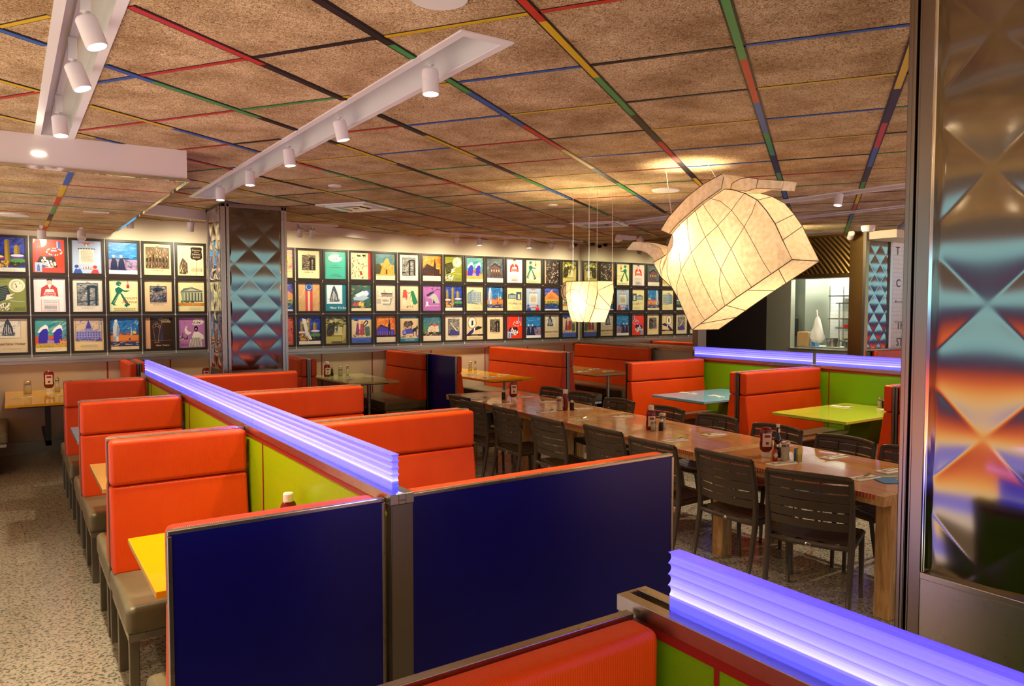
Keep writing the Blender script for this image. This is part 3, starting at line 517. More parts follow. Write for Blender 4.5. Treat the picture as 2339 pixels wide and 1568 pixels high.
def d_coffee():
    A = Art(); c = 'c09a70'; A.r('34200f', 0, 0, 1, 1).r('dca880', 0, 0, .18, 1).hatch(['2a180a', '402a16'], .18, 0, 1, 1, 40, .15, .1, .2, .012, 2).t('COFFEE', .7, .91, .085, 'f0d8a8').t('HOUSE', .76, .84, .085, 'f0d8a8')
    A.ln(c, [(.27, .72), (.36, .22), (.32, .2), (.5, .2), (.46, .22), (.54, .72)], .008)
    for x, y, r in ((.33, .74, .06), (.44, .76, .07), (.52, .72, .05), (.4, .82, .05)): A.ln(c, [(x + r * math.cos(t * .7), y + r * .8 * math.sin(t * .7)) for t in range(10)], .007)
    for k in range(26): A.r(c, .2 + .03 * k, .26, .21 + .03 * k, .275)
    return A.t('New Yorker', .62, .08, .08, 'f0d8a8', .4).ln(c, [(.52, .6), (.6, .84)], .007)
def d_purple():
    A = Art(); A.r('b878b4', 0, 0, 1, 1).t('TOMORROW', .25, .93, .04, '3a1c3a').t('The', .2, .87, .04, '3a1c3a', .3).t('Night', .22, .81, .04, '3a1c3a', .3).p('ece0dc', (.5, .78), (.6, .96), (.9, .94), (.98, .84), (.85, .76), (.6, .74)).hatch(['3a2c30', 'b8a8a8'], .52, .77, .95, .94, 30, .04, .5, 1, .012, 2).e('ece4d8', .36, .58, .14, .15).e('b878b4', .46, .64, .16, .12)
    A.e('2a1c1c', .66, .63, .08, .09).p('efe8e0', (.58, .52), (.76, .52), (.95, .4), (.96, .28), (.45, .24), (.52, .4)).p('ece4dc', (.38, .02), (.44, .28), (.6, .34), (.85, .32), (.88, .02))
    for k in range(10): A.p('1c1418', (.4 + .048 * k, .02), (.42 + .048 * k, .02), (.5 + .034 * k, .33), (.485 + .034 * k, .33))
    return A.r('f0e8e0', .62, .6, .7, .63).ln('2a1c24', [(.15, .3), (.15, .5)], .02).hatch(['2a1c24', 'ece4dc'], .02, .24, .34, .4, 24, .05, .4, .6, .014, 3).lines('5a2a58', .06, .14, .36, 4, .02, 6)
def d_salmon():
    A = Art(); A.r('d8624a', 0, 0, 1, 1).hatch(['2a1814', '8a2a1c', 'e8a080'], .1, .08, .98, .96, 70, .04, .5, 1.6, .018, 2)
    return A.t('COCKTAILS', .6, .22, .08, '8a241a')
def d_figures():
    A = Art(); A.r('e0cc98', 0, 0, 1, 1).r('4a78c8', 0, .87, 1, 1).t('Dining Through the Ages', .5, .91, .04, '1c2a60').p('8a3a6a', (.2, .3), (.28, .74), (.36, .74), (.42, .3)).p('b0442c', (.42, .3), (.46, .72), (.62, .72), (.68, .3)).p('4a6a3a', (.7, .28), (.66, .6), (.9, .62), (.94, .28)).e('e0a080', .32, .79, .06).e('e0a080', .54, .78, .06).e('2a3a8a', .25, .86, .12, .04).ln('2a1c40', [(.6, .7), (.75, .84), (.84, .78), (.72, .66), (.6, .6)], .045)
    A.ln('8a4a2c', [(.36, .5), (.48, .44), (.7, .52)], .04).r('4a66c0', 0, 0, 1, .17)
    for k in range(7): A.e('4a66c0', .07 + .143 * k, .17, .075, .04)
    return A.lines('1c2a70', .25, .09, .75, 2, .035, 5).hatch(['6a7a48', '3a5a3a'], .1, .24, .9, .3, 12, .05, 0, .3, .02, 3)
def d_donkey():
    A = Art(); A.r('e0c690', 0, 0, 1, 1).r('1c84a8', 0, .9, 1, 1).r('1c84a8', 0, 0, 1, .12).t('HOTEL NEW YORKER', .5, .93, .058, 'f0e8c8').t('COCKTAILS', .52, .035, .075, 'f0e8c8').e('7a6050', .35, .68, .16, .12).e('5a4438', .58, .7, .13, .1).hatch(['2a1c18', '9a7a60', '4a3428'], .2, .48, .65, .8, 50, .06, .8, .9, .02, 2).e('4a48a8', .25, .36, .12, .11).e('8a88c8', .25, .36, .08, .075).p('4a48a8', (.35, .3), (.7, .32), (.66, .5), (.3, .48))
    return A.p('2a1c20', (.66, .42), (.7, .5), (.88, .56), (.9, .62), (.94, .6), (.97, .5), (.93, .48), (.9, .5), (.88, .22), (.85, .22), (.84, .4), (.74, .38), (.73, .2), (.7, .2), (.7, .38)).hatch(['6a68b0', 'a8987a'], 0, .16, 1, .24, 24, .06, 0, .2, .016, 4)
def d_villa():
    A = Art(); A.r('3a7a8a', 0, 0, 1, 1).hatch(['2a5a6a', '6aa0a0', 'b08a5a', '4a3a3a'], 0, .5, 1, 1, 70, .1, .9, .8, .014, 2).p('d8c8a8', (.25, .35), (.3, .55), (.6, .66), (.85, .6), (.9, .35)).p('b85a3a', (.5, .6), (.6, .7), (.85, .62), (.8, .58)).hatch(['8a4a3a', '4a5a4a', 'e8dcc0'], .25, .35, .9, .6, 30, .03, 1.5, .2, .015, 3).p('4a8a4a', (0, .2), (0, .6), (.12, .65), (.2, .4), (.2, .2)).r('2a2418', 0, .2, 1, .34).hatch(['6a5a3a', 'c8b48a', '1c1c14'], 0, .2, 1, .34, 40, .07, .3, .4, .015, 5)
    return caption(A, 'dcd0b8', '9a9080', h=.2)
def d_hand():
    A = Art(); A.r('e4cf9c', 0, 0, 1, 1)
    for k in range(12): A.r('9a7060', .02 + .085 * k, .22, .035 + .085 * k, 1)
    A.e('8a7040', .35, .7, .26, .25).e('e8e4d4', .35, .7, .22, .215).p('2a2430', (.3, .58), (.32, .8), (.42, .82), (.42, .6)).e('c8a890', .36, .8, .04).p('1c1414', (.5, .36), (.9, .46), (.95, .52), (.8, .54), (.7, .56), (.5, .48)).p('2a1c60', (.05, .22), (.3, .22), (.5, .38), (.46, .48), (.2, .34)).p('efe8e0', (.44, .36), (.5, .34), (.54, .46), (.48, .5))
    return A.r('2a1c18', 0, .15, 1, .22).t('ROOM SERVICE', .5, .17, .045, 'e4cf9c').lines('6a4a38', .1, .1, .9, 3, .03, 6)
def d_mount():
    A = d_land(); return A.p('d07a3c', (.2, .55), (.45, .8), (.7, .55)).p('3a5a8a', (.6, .85), (.85, .98), (1, .8))
DES = dict(towers=(lambda: towers(), 'a night view of gold towers'), un=(d_un, 'a red menu with diners round a table'), breakfast=(d_breakfast, 'a pale blue breakfast menu'), sailors=(d_sailors, 'two sailors under a blue sky'),
  city=(d_city, 'a sepia engraving of city blocks'), etiquette=(d_etiquette, 'cream dining room etiquette with a black plaque'), face=(d_face, 'a yellow and pink drawing'), bridge=(lambda: engraving('e2cfa2', '201810', '6a6258', 'bridge', 5), 'a small grey bridge engraving on cream'),
  teal=(d_teal, 'a plain teal menu with a white oval'), animals=(d_animals, 'scattered creatures and a red side band'), alamo=(d_alamo, 'an orange mission front'), engr=(lambda: engraving('dcd4c4', '181818', '8a8a88', 'bridge', 7, (.15, .2, .85, .88)), 'a grey engraving of a stone bridge'),
  church=(lambda: d_church(), 'a dark church on an orange sky'), olive=(d_olive, 'an olive sheet with a tilted black card'), ships=(d_ships, 'two blue ship bows'), house=(d_house, 'a dark old brick house'), beverage=(d_beverage, 'a waiter in red above beverage specials'),
  room=(d_room, 'a green striding waiter and room service lettering'), brown=(d_brown, 'a dark brown picture with a pink band'), worker=(d_worker, 'olive brown workers at a table'), temple=(d_temple, 'a columned temple on pale yellow'), land=(d_land, 'a blue and ochre landscape'),
  flag=(d_flag, 'a blue and red ribbon with a ring of stars'), tealny=(d_tealny, 'a grey skyscraper on a teal sheet'), machine=(d_machine, 'a silver machine over fields'), sketch=(d_sketch, 'thin fairground sketches on cream'), couple=(d_couple, 'a dancing couple in red and green'),
  moose=(d_moose, 'a grey moose head on purple'), bank=(lambda: d_bank(), 'a corner building on cream'), monument=(d_monument, 'a white statue and blue sky'), museum=(lambda: d_bank(1), 'a low museum front on cream'), mount=(d_mount, 'orange mountains under a blue sky'),
  nyorker=(d_nyorker, 'a grey tower above script lettering'), hall=(d_hall, 'a blue ink town hall on cream'), coffee=(d_coffee, 'a brown coffee house card with a sundae glass'), purple=(d_purple, 'a striped singer on mauve'), salmon=(d_salmon, 'black marks on salmon red'),
  towers2=(lambda: towers(1), 'gold towers behind a white splash'), figures=(d_figures, 'costumed figures above blue waves'), church2=(lambda: d_church(1), 'a purple church on an orange sky'), donkey=(d_donkey, 'a donkey cart between teal bands'), villa=(d_villa, 'a small villa in blue woods'),
  river=(lambda: engraving('d8ccb4', '282420', '77756e', 'river', 8, (.18, .22, .82, .86)), 'an engraved river view'), hand=(d_hand, 'a hand holding an oval mirror on stripes'), field=(lambda: engraving('dcc098', '242432', '6e6c74', 'field', 9), 'a blue grey engraving of hills'))
ROWS = {'top': (2.38, 2.89, 'towers un breakfast sailors city etiquette - - face bridge teal animals alamo engr church olive ships house beverage room brown worker'.split()),
        'middle': (1.851, 2.367, 'olive beverage engr room field temple - - land flag tealny machine sketch couple moose towers bank monument museum breakfast mount temple'.split()),
        'bottom': (1.315, 1.833, 'nyorker ships hall monument coffee purple - - salmon towers2 worker figures church2 donkey villa river hand bridge un sailors nyorker figures'.split())}
PM = {}
fr = MB()
def frame_mesh():
    w, h, b, t = .428, .512, .034, .03
    m = MB().box(-w/2, -t, -h/2, -w/2+b, 0, h/2).box(w/2-b, -t, -h/2, w/2, 0, h/2).box(-w/2+b, -t, -h/2, w/2-b, 0, -h/2+b).box(-w/2+b, -t, h/2-b, w/2-b, 0, h/2)
    return m
FM = None
for rn, (z0, z1, names) in ROWS.items():
    for c, k in enumerate(names):
        if k == '-': continue
        x = .248 - .2218 + .4435 * c
        side = 'left of the steel column' if c < 6 else ''
        nb = names[c + 1] if c + 1 < len(names) and names[c + 1] != '-' else None
        lab = 'framed print of %s, %s row' % (DES[k][1], rn)
        dup_ = sum(n.count(k) for _, _, n in ROWS.values()) > 1
        if dup_:
            lab += ' left of column' if c < 6 else (' at mirror corner' if c == 21 else ' right of column')
        assert len(lab.split()) <= 16, lab
        t = thing('framed_poster', lab, 'poster', (x, YW - .012, (z0 + z1) / 2), 0, 'framed menu prints on the long wall')
        if k not in PM:
            A = DES[k][0](); PM[k] = A.mb.mesh('print_art', 'print')
            if FM is None: FM = frame_mesh().mesh('frame', 'dark_frame')
        f = bpy.data.objects.new('frame', FM); COL.objects.link(f); f.parent = t
        p_ = bpy.data.objects.new('print', PM[k]); COL.objects.link(p_); p_.parent = t; p_.location = (0, -.008, 0)
rod0 = None
for c in range(0, 22):
    if c in (6, 7): continue
    x = .248 + .4435 * c
    if rod0 is None:
        rod0 = tag(MB().box(-.007, -.02, 1.28, .007, 0, 2.9).prism([(-.0072, 1.285), (.0072, 1.285), (.007, 1.312), (-.007, 1.312)], -.03, -.002, 'y').box(-.0074, -.04, 1.836, .0074, -.0, 1.849).box(-.0074, -.04, 2.369, .0074, 0, 2.379).build('poster_rod', 'white_gloss', None, (x, YW - .002, 0)), '', 'rod', 'hanging rods between the framed prints')
        r_ = rod0
    else: r_ = copy_tree(rod0, (x, YW - .002, 0))
    A0 = ROWS['bottom'][2]; n1 = DES[A0[c]][1] if A0[c] != '-' else None
    r_['label'] = ('slim rod right of ' + n1) if n1 else 'slim pale rod just right of the steel column'
    if c == 21: r_['label'] = 'slim pale rod at the right end of the prints, by the corner'
    if c in (9, 10, 12) or (n1 and A0.count(A0[c]) > 1): r_['label'] += ', ' + ('left' if c < 6 else 'right') + ' of column'
# ================================================================== steel columns
def quilt(mb, w, h, s, u0, v0, axis, flip=1, n=None, amp=.0034, step=.009):
    """pillow pressed sheet: local u across, z up. axis 'x' -> face lies along x (normal -y); 'y' -> along y (normal -x)"""
    nu = max(2, int(w / step)); nv = max(2, int(h / step)); vs = []
    for j in range(nv + 1):
        for i in range(nu + 1):
            u, v = w * i / nu, h * j / nv; a = (((u + u0) + (v + v0)) / s) % 1; b = (((u + u0) - (v + v0)) / s) % 1
            d = amp * (16 * a * b * (1 - a) * (1 - b))
            d *= min(1, u / .02, (w - u) / .02, v / .02, (h - v) / .02)
            vs.append((u, -d, v) if axis == 'x' else (-d, u, v))
    q = [(j * (nu + 1) + i, j * (nu + 1) + i + 1, (j + 1) * (nu + 1) + i + 1, (j + 1) * (nu + 1) + i) for j in range(nv) for i in range(nu)]
    if axis == 'y': q = [f[::-1] for f in q]
    mb.add(vs, q); return mb
QS = .362
# left column
t = thing('steel_column', 'quilted stainless steel column standing among the booths before the poster wall', 'column', (2.14, 9.35, 0))
MB().box(.02, .02, 0, .76, .76, ZC).build('core', 'dark_steel', t)
mb = MB()
for x in (0, .045, .70, .735): mb.box(x, -.02, .0, x + .035, .02, ZC - .01)
mb.box(-.02, -.02, 0, .01, .03, ZC - .01); mb.box(-.02, .0, 0, .02, .045, ZC - .01); mb.box(-.02, .68, 0, .02, .76, ZC - .01)
mb.build('corner_trim', 'steel', t, bevel=.006, smooth=True)
MB().box(-.02, -.02, ZC - .05, .78, .78, ZC - .012).build('top_collar', 'dark_steel', t)
quilt(MB(), .62, 2.0, QS, .31 + QS / 2, -.03, 'x', amp=.0024).build('quilted_panel', 'quilted_steel', t, (.08, .0, 1.18), smooth=True)
quilt(MB(), .63, 2.0, QS, .31, 0, 'y', amp=.012).build('quilted_panel', 'chrome', t, (-.0, .045, 1.18), smooth=True)
MB().box(.08, -.005, 0, .7, .015, 1.18).box(-.005, .045, 0, .015, .68, 1.18).build('plain_panel', 'dark_steel', t)
# right column, close to the camera
t = thing('steel_column', 'large quilted stainless steel column at the right edge, close behind the blue lit screen', 'column', (2.17, -.15, 0))
L = 1.32
MB().box(.02, .0, 0, 1.1, L - .02, ZC).build('core', 'dark_steel', t)
mb = MB()
for y0, y1, x in ((L - .015, L, -.005), (L - .028, L - .016, -.012), (L - .04, L - .03, -.005), (L - .078, L - .041, -.014), (0, .08, -.012)): mb.box(x, y0, 0, .03, y1, ZC - .01)
mb.box(0, L - .02, 0, 1.1, L, ZC - .01)
mb.build('corner_trim', 'trim_steel', t, bevel=.003, smooth=True)
MB().box(-.02, L - .09, 1.19, .02, L - .078, ZC).build('edge_bead', 'chrome', t, bevel=.004, smooth=True)
quilt(MB(), L - .17, 2.0, QS, (-(.943 + .15 - .08)) % QS, (1.2 - 1.967) % QS + 0, 'y', amp=.0042, step=.006).build('quilted_panel', 'quilted_steel', t, (-.0, .08, 1.19), smooth=True)
MB().box(-.022, .08, 1.17, .01, L - .078, 1.19).build('ledge', 'steel', t, bevel=.003)
MB().box(-.012, .08, 0, .02, L - .078, 1.17).build('plain_panel', 'steel', t)
# ================================================================== partitions with lit acrylic
def wavy(h=.15, th=.02):
    f = []; n = 40; ribs = 4
    for i in range(n + 1):
        z = h * i / n
        f.append((.0 + (.011 * (1 - abs(math.sin(PI * ribs * (z - .045) / (h - .045))) ** .7) if z > .045 else .004 * (1 if z > .01 else 0)), z))
    return [(-th / 2 - a, z) for a, z in f] + [(th / 2 + a * .6, z) for a, z in f][::-1]
def partition(label, X0, X1, Y0, Y1, seams, joins, face='L', ztop=1.24):
    t = thing('low_partition', label, 'partition', ((X0 + X1) / 2, (Y0 + Y1) / 2, 0)); ox, oy = (X0 + X1) / 2, (Y0 + Y1) / 2
    B = lambda x0, y0, z0, x1, y1, z1, mb=None: (mb or MB()).box(x0 - ox, y0 - oy, z0, x1 - ox, y1 - oy, z1)
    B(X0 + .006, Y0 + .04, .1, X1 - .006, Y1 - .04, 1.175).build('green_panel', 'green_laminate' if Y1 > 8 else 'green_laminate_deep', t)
    B(X0 + .02, Y0 + .04, 0, X1 - .02, Y1 - .04, .1).build('plinth', 'dark_steel', t)
    mb = MB()
    for s in seams: B(X0 + .002, s - .006, .1, X1 - .002, s + .006, 1.175, mb)
    B(X0 + .001, Y0 + .04, 1.175, X1 - .001, Y1 - .04, 1.2, mb); mb.build('red_trim', 'red_trim', t)
    mb = MB(); B(X0 - .004, Y0, 1.2, X0 + .03, Y1, ztop, mb); B(X1 - .03, Y0, 1.2, X1 + .004, Y1, ztop, mb); B(X0 + .03, Y0, 1.2, X1 - .03, Y1, 1.215, mb)
    B(X0 + .03, Y0, 1.215, X1 - .03, Y0 + .012, ztop, mb); B(X0 + .03, Y1 - .012, 1.215, X1 - .03, Y1, ztop, mb)
    mb.build('top_rail', 'steel', t, bevel=.002)
    for y in (Y0, Y1 - .045): B(X0, y, 0, X1, y + .045, 1.2).build('end_post', 'dark_steel', t, bevel=.003)
    prof = wavy()
    for a, b in joins:
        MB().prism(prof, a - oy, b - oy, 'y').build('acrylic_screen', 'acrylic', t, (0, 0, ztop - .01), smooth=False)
    mb = MB(); B(ox - .006, min(a for a, b in joins), 1.216, ox + .006, max(b for a, b in joins), 1.222, mb)
    mb.build('led_strip', 'led_strip', t)
    l = bpy.data.lights.new('strip_light', 'AREA'); l.shape = 'RECTANGLE'; l.size = .05; l.size_y = (Y1 - Y0) * .95; l.color = (.16, .14, 1); l.energy = 1.2 * (Y1 - Y0)
    lo = bpy.data.objects.new('strip_light', l); COL.objects.link(lo); lo.parent = t; lo.location = (0, 0, 1.41); lo.rotation_euler = (PI, 0, 0)
    return t
partition('long low green partition with blue lit ribbed screen between the left booths', 1.18, 1.27, 2.56, 8.95, [2.81, 4.3, 4.82, 6.38, 6.9, 8.3], [(2.62, 4.6), (4.61, 6.76), (6.77, 8.9)])
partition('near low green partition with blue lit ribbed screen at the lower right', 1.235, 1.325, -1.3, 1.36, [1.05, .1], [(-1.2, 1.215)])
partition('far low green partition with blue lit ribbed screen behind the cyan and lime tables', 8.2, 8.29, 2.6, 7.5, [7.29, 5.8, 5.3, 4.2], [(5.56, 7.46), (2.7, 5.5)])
# ================================================================== booth benches (local: x along the bench, sitter faces -y, divider at y=0)
def bench(label, L, loc, rz, group, cap=True, back='steel', seat=True, zt=1.22, depth=.73, legs=True, cushion_t=.095):
    t = thing('booth_bench', label, 'bench', loc, rz, group)
    MB().box(.004, -.012, .06, L - .004, .008 if back == 'steel' else .014, zt - .012).build('back_panel', 'dark_steel' if back == 'steel' else back, t)
    mb = MB().box(0, -.014, zt - .016, L, .012, zt)
    if back != 'steel': mb.box(-.002, -.012, .04, .012, .018, zt - .016).box(L - .012, -.012, .04, L + .002, .018, zt - .016)
    mb.build('steel_edging', 'steel', t, bevel=.002)
    MB().box(.006, -cushion_t - .012, .965, L - .006, -.014, zt - .003).build('upper_back_cushion', 'orange_vinyl', t, smooth=True, bevel=.026, seg=4)
    MB().prism([(-cushion_t - .004, .962), (-.014, .962), (-.014, .49), (-cushion_t - .07, .49)], .006, L - .006, 'x').build('lower_back_cushion', 'orange_vinyl', t, smooth=True, bevel=.018, seg=3)
    if seat:
        MB().box(.0, -depth, .365, L, -.02, .5).build('seat_cushion', 'olive_vinyl', t, smooth=True, bevel=.03, seg=4)
        MB().box(.01, -depth + .02, .33, L - .01, -.03, .365).build('seat_frame', 'steel', t)
        if legs:
            for x in (.012, L - .057):
                for y in (-depth + .02, -.27):
                    MB().box(x, y, 0, x + .045, y + .045, .33).build('leg', 'dark_steel', t, bevel=.003)
        else: MB().box(.04, -depth + .1, 0, L - .04, -.05, .33).build('toe_box', 'dark_frame', t)
    return t
def pair(x0, x1, y, gname, lab_near, lab_far, **k):
    a = bench(lab_near, x1 - x0, (x0, y - .012, 0), 0, gname, **k)
    b = bench(lab_far, x1 - x0, (x1, y + .012, 0), PI, gname, **k)
    return a, b
G1 = 'small booth benches left of the long green partition'; G2 = 'booth benches right of the long green partition'
LX0, LX1 = .43, 1.172
bench('orange booth bench backed by the left blue panel, in front of the yellow table', LX1 - LX0 + .02, (LX1, 2.62, 0), PI, G1, back='blue_laminate', depth=.58)
pair(LX0, LX1, 4.68, G1, 'orange booth back facing the yellow table on the left, nearest whole bench back', 'booth bench behind the nearest orange back, facing the tan table')
pair(LX0, LX1, 6.66, G1, 'second orange booth bench back in the left row, facing the tan table', 'booth bench behind the second left back, facing the small blue table')
pair(LX0, LX1, 8.58, G1, 'third and furthest dark orange bench back in the left row, facing the small blue table', 'hidden side of the furthest back in the left row')
RX0, RX1 = 1.278, 2.73
bench('long orange bench backed by the right large blue panel', RX1 - RX0 + .02, (RX1, 2.62, 0), PI, G2, back='blue_laminate')
pair(RX0, RX1, 4.62, G2, 'large orange booth back right of the lit screen end, facing the camera', 'bench on the far side of the large orange booth back right of the screen')
pair(RX0, RX1, 6.6, G2, 'middle orange booth back right of the lit screen, facing the camera', 'bench on the far side of the middle orange booth back right of the screen')
pair(RX0, RX1, 8.5, G2, 'furthest orange booth back right of the lit screen, below the steel column', 'bench on the far side of the orange back at the foot of the column')
bench('ribbed orange booth back in the bottom foreground with a steel edge', 2.2, (-.98, 1.3, 0), 0, 'foreground booth bench', cushion_t=.1)
G3 = 'booth benches beside the far green partition'; K3 = dict(depth=.66)
bench('orange booth back facing the camera behind the cyan table', 1.42, (6.76, 7.32, 0), 0, G3, depth=.66)
pair(6.76, 8.18, 5.5, G3, 'orange booth back facing the camera behind the lime table', 'bench on the far side of the back between cyan and lime tables', **K3)
pair(6.8, 8.18, 3.72, G3, 'bench back nearest the right column, facing away from the lime table', 'orange bench partly hidden by the right column, facing the lime table', **K3)
# wall booths: dividers run from the wall toward the camera; local x runs from the wall (rz so that sitter faces +x or -x)
G4 = 'booth benches set against the poster wall'
def wbench(label, X, side, y0, **k):
    L_ = YW - .05 - y0
    # sitter faces +x: local -y -> +x : rz=90deg, local x -> +y ; sitter faces -x: rz=-90, local x -> -y
    if side == '+': return bench(label, L_, (X + .012, y0, 0), PI / 2, G4, legs=False, **k)
    return bench(label, L_, (X - .012, YW - .05, 0), -PI / 2, G4, legs=False, **k)
wbench('olive seated bench at the far left edge, left of the yellow wall table', -.78, '+', 10.35)
wbench('orange bench against the wall right of the left yellow table', 1.4, '-', 10.75)
wbench('orange bench against the wall, just past the far end of the lit screen', 1.4, '+', 10.75)
wbench('orange bench against the wall right of the steel column, facing left', 3.5, '-', 10.3)
wbench('orange bench against the wall left of the pale lime table', 3.5, '+', 10.3)
wbench('orange bench right of the pale lime wall table, ending at the blue panel', 5.44, '-', 10.4)
wbench('orange bench with a blue back panel, left of the yellow wall table', 5.475, '+', 9.6, back='blue_laminate')
wbench('long orange bench right of the yellow wall table', 7.52, '-', 9.5)
wbench('orange bench left of the tan wall table', 7.52, '+', 9.5)
wbench('orange bench along the mirror ledge, right of the tan table', 9.55, '-', 9.62)
bench('red orange banquette top below the tiled wall with black letters', 2.6, (12.0, 7.0, 0), 0, 'banquette at the tiled wall')
# ================================================================== tables
def btable(label, x0, y0, x1, y1, z, mat, leg='post'):
    cx, cy = (x0 + x1) / 2, (y0 + y1) / 2; w, d_ = x1 - x0, y1 - y0
    t = thing('booth_table', label, 'table', (cx, cy, 0))
    MB().box(-w/2, -d_/2, z - .03, w/2, d_/2, z).build('tabletop', mat, t, bevel=.004)
    MB().box(-w/2 + .12, -d_/2 + .12, z - .055, w/2 - .12, d_/2 - .12, z - .03).build('support_frame', 'black_plastic', t)
    if leg == 'post': MB().lathe([(.22, 0), (.22, .012), (.04, .03), (.035, .04), (.035, z - .055)], 0, 0, 20).build('pedestal', 'steel', t, smooth=False)
    if leg == 'wall': 
        MB().box(-.03, -d_/2 + .3, .3, .03, -d_/2 + .36, z - .05).box(-.03, -d_/2 + .3, .3, .03, d_/2 - .05, .36).build('bracket', 'black_plastic', t)
    if leg == 'front': MB().lathe([(.03, 0), (.03, z - .055)], 0, -d_/2 + .2, 16).lathe([(.15, 0), (.15, .015)], 0, -d_/2 + .2, 16).build('pedestal', 'steel', t)
    return t
btable('yellow table beside the blue panel in the near left booth', .455, 3.2, 1.17, 4.03, .82, 'yellow_top')
btable('tan table in the left booth row behind the nearest orange back', .455, 5.22, 1.17, 6.1, .82, 'tan_top')
btable('small blue table in the left booth row, mostly hidden', .455, 7.22, 1.17, 8.1, .82, 'blue_top')
btable('yellow table against the wall at the far left', -.06, 10.1, .78, YW - .035, .84, 'yellow_top', 'wall')
btable('pale lime table against the wall beside the steel column', 4.07, 10.28, 4.88, YW - .035, .84, 'pale_lime_top', 'front')
btable('bright yellow table against the wall beside the blue panel', 6.0, 9.5, 6.82, YW - .035, .84, 'yellow_top', 'front')
btable('tan table against the wall near the mirror corner', 7.98, 9.35, 8.85, YW - .035, .84, 'tan_top', 'front')
btable('pale cyan table at the far green partition', 6.85, 6.05, 8.19, 6.92, .82, 'blue_top', 'none')
btable('lime table at the far green partition', 6.8, 4.2, 8.19, 5.06, .82, 'lime_top', 'none')
for y, lb in ((6.40, 'green angled support under the cyan table'), (4.61, 'green angled support under the lime table')):
    tag(MB().prism([(8.19, 0), (7.72, 0), (7.6, .35), (7.78, .76), (8.19, .76)], y - .11, y + .11, 'y').build('table_support', 'green_laminate_deep'), lb, 'support')
# communal tables
ca = R(-3.6); CO = Vector((4.365, 2.44, 0)); cs, sn = math.cos(ca), math.sin(ca)
def CT(a, s): # a across, s along
    return (CO.x + a * cs - s * sn, CO.y + a * sn + s * cs)
TWd = .985
for s0, s1, l0, l1, lb in ((0, 1.56, .02, 1.40, 'near plank topped section of the long communal table, by the column'), (1.56, 3.66, .50, 1.99, 'middle plank topped section of the long communal table'), (3.66, 6.16, .63, 2.02, 'far plank topped section of the long communal table')):
    TL = s1 - s0
    t = thing('communal_table', lb, 'table', (*CT(0, s0), 0), ca, 'long communal table sections')
    MB().box(.0, .055, .768, TWd, TL - .057, .80).build('tabletop', 'plank_top', t)
    for x in (-.002, TWd - .008): MB().box(x, .06, .771, x + .01, TL - .06, .797).build('striped_edge', 'ply_edge', t)
    MB().box(0, 0, .768, TWd, .055, .80).build('end_board', 'wood_leg', t); MB().box(0, TL - .057, .768, TWd, TL - .002, .80).build('end_board', 'wood_leg', t)
    MB().box(.004, .004, .735, TWd - .004, TL - .006, .768).build('under_board', 'wood_leg', t)
    for x in (.11, TWd - .21):
        for y in (l0, l1): MB().box(x, y, 0, x + .105, y + .105, .735).build('leg', 'wood_leg', t, bevel=.004)
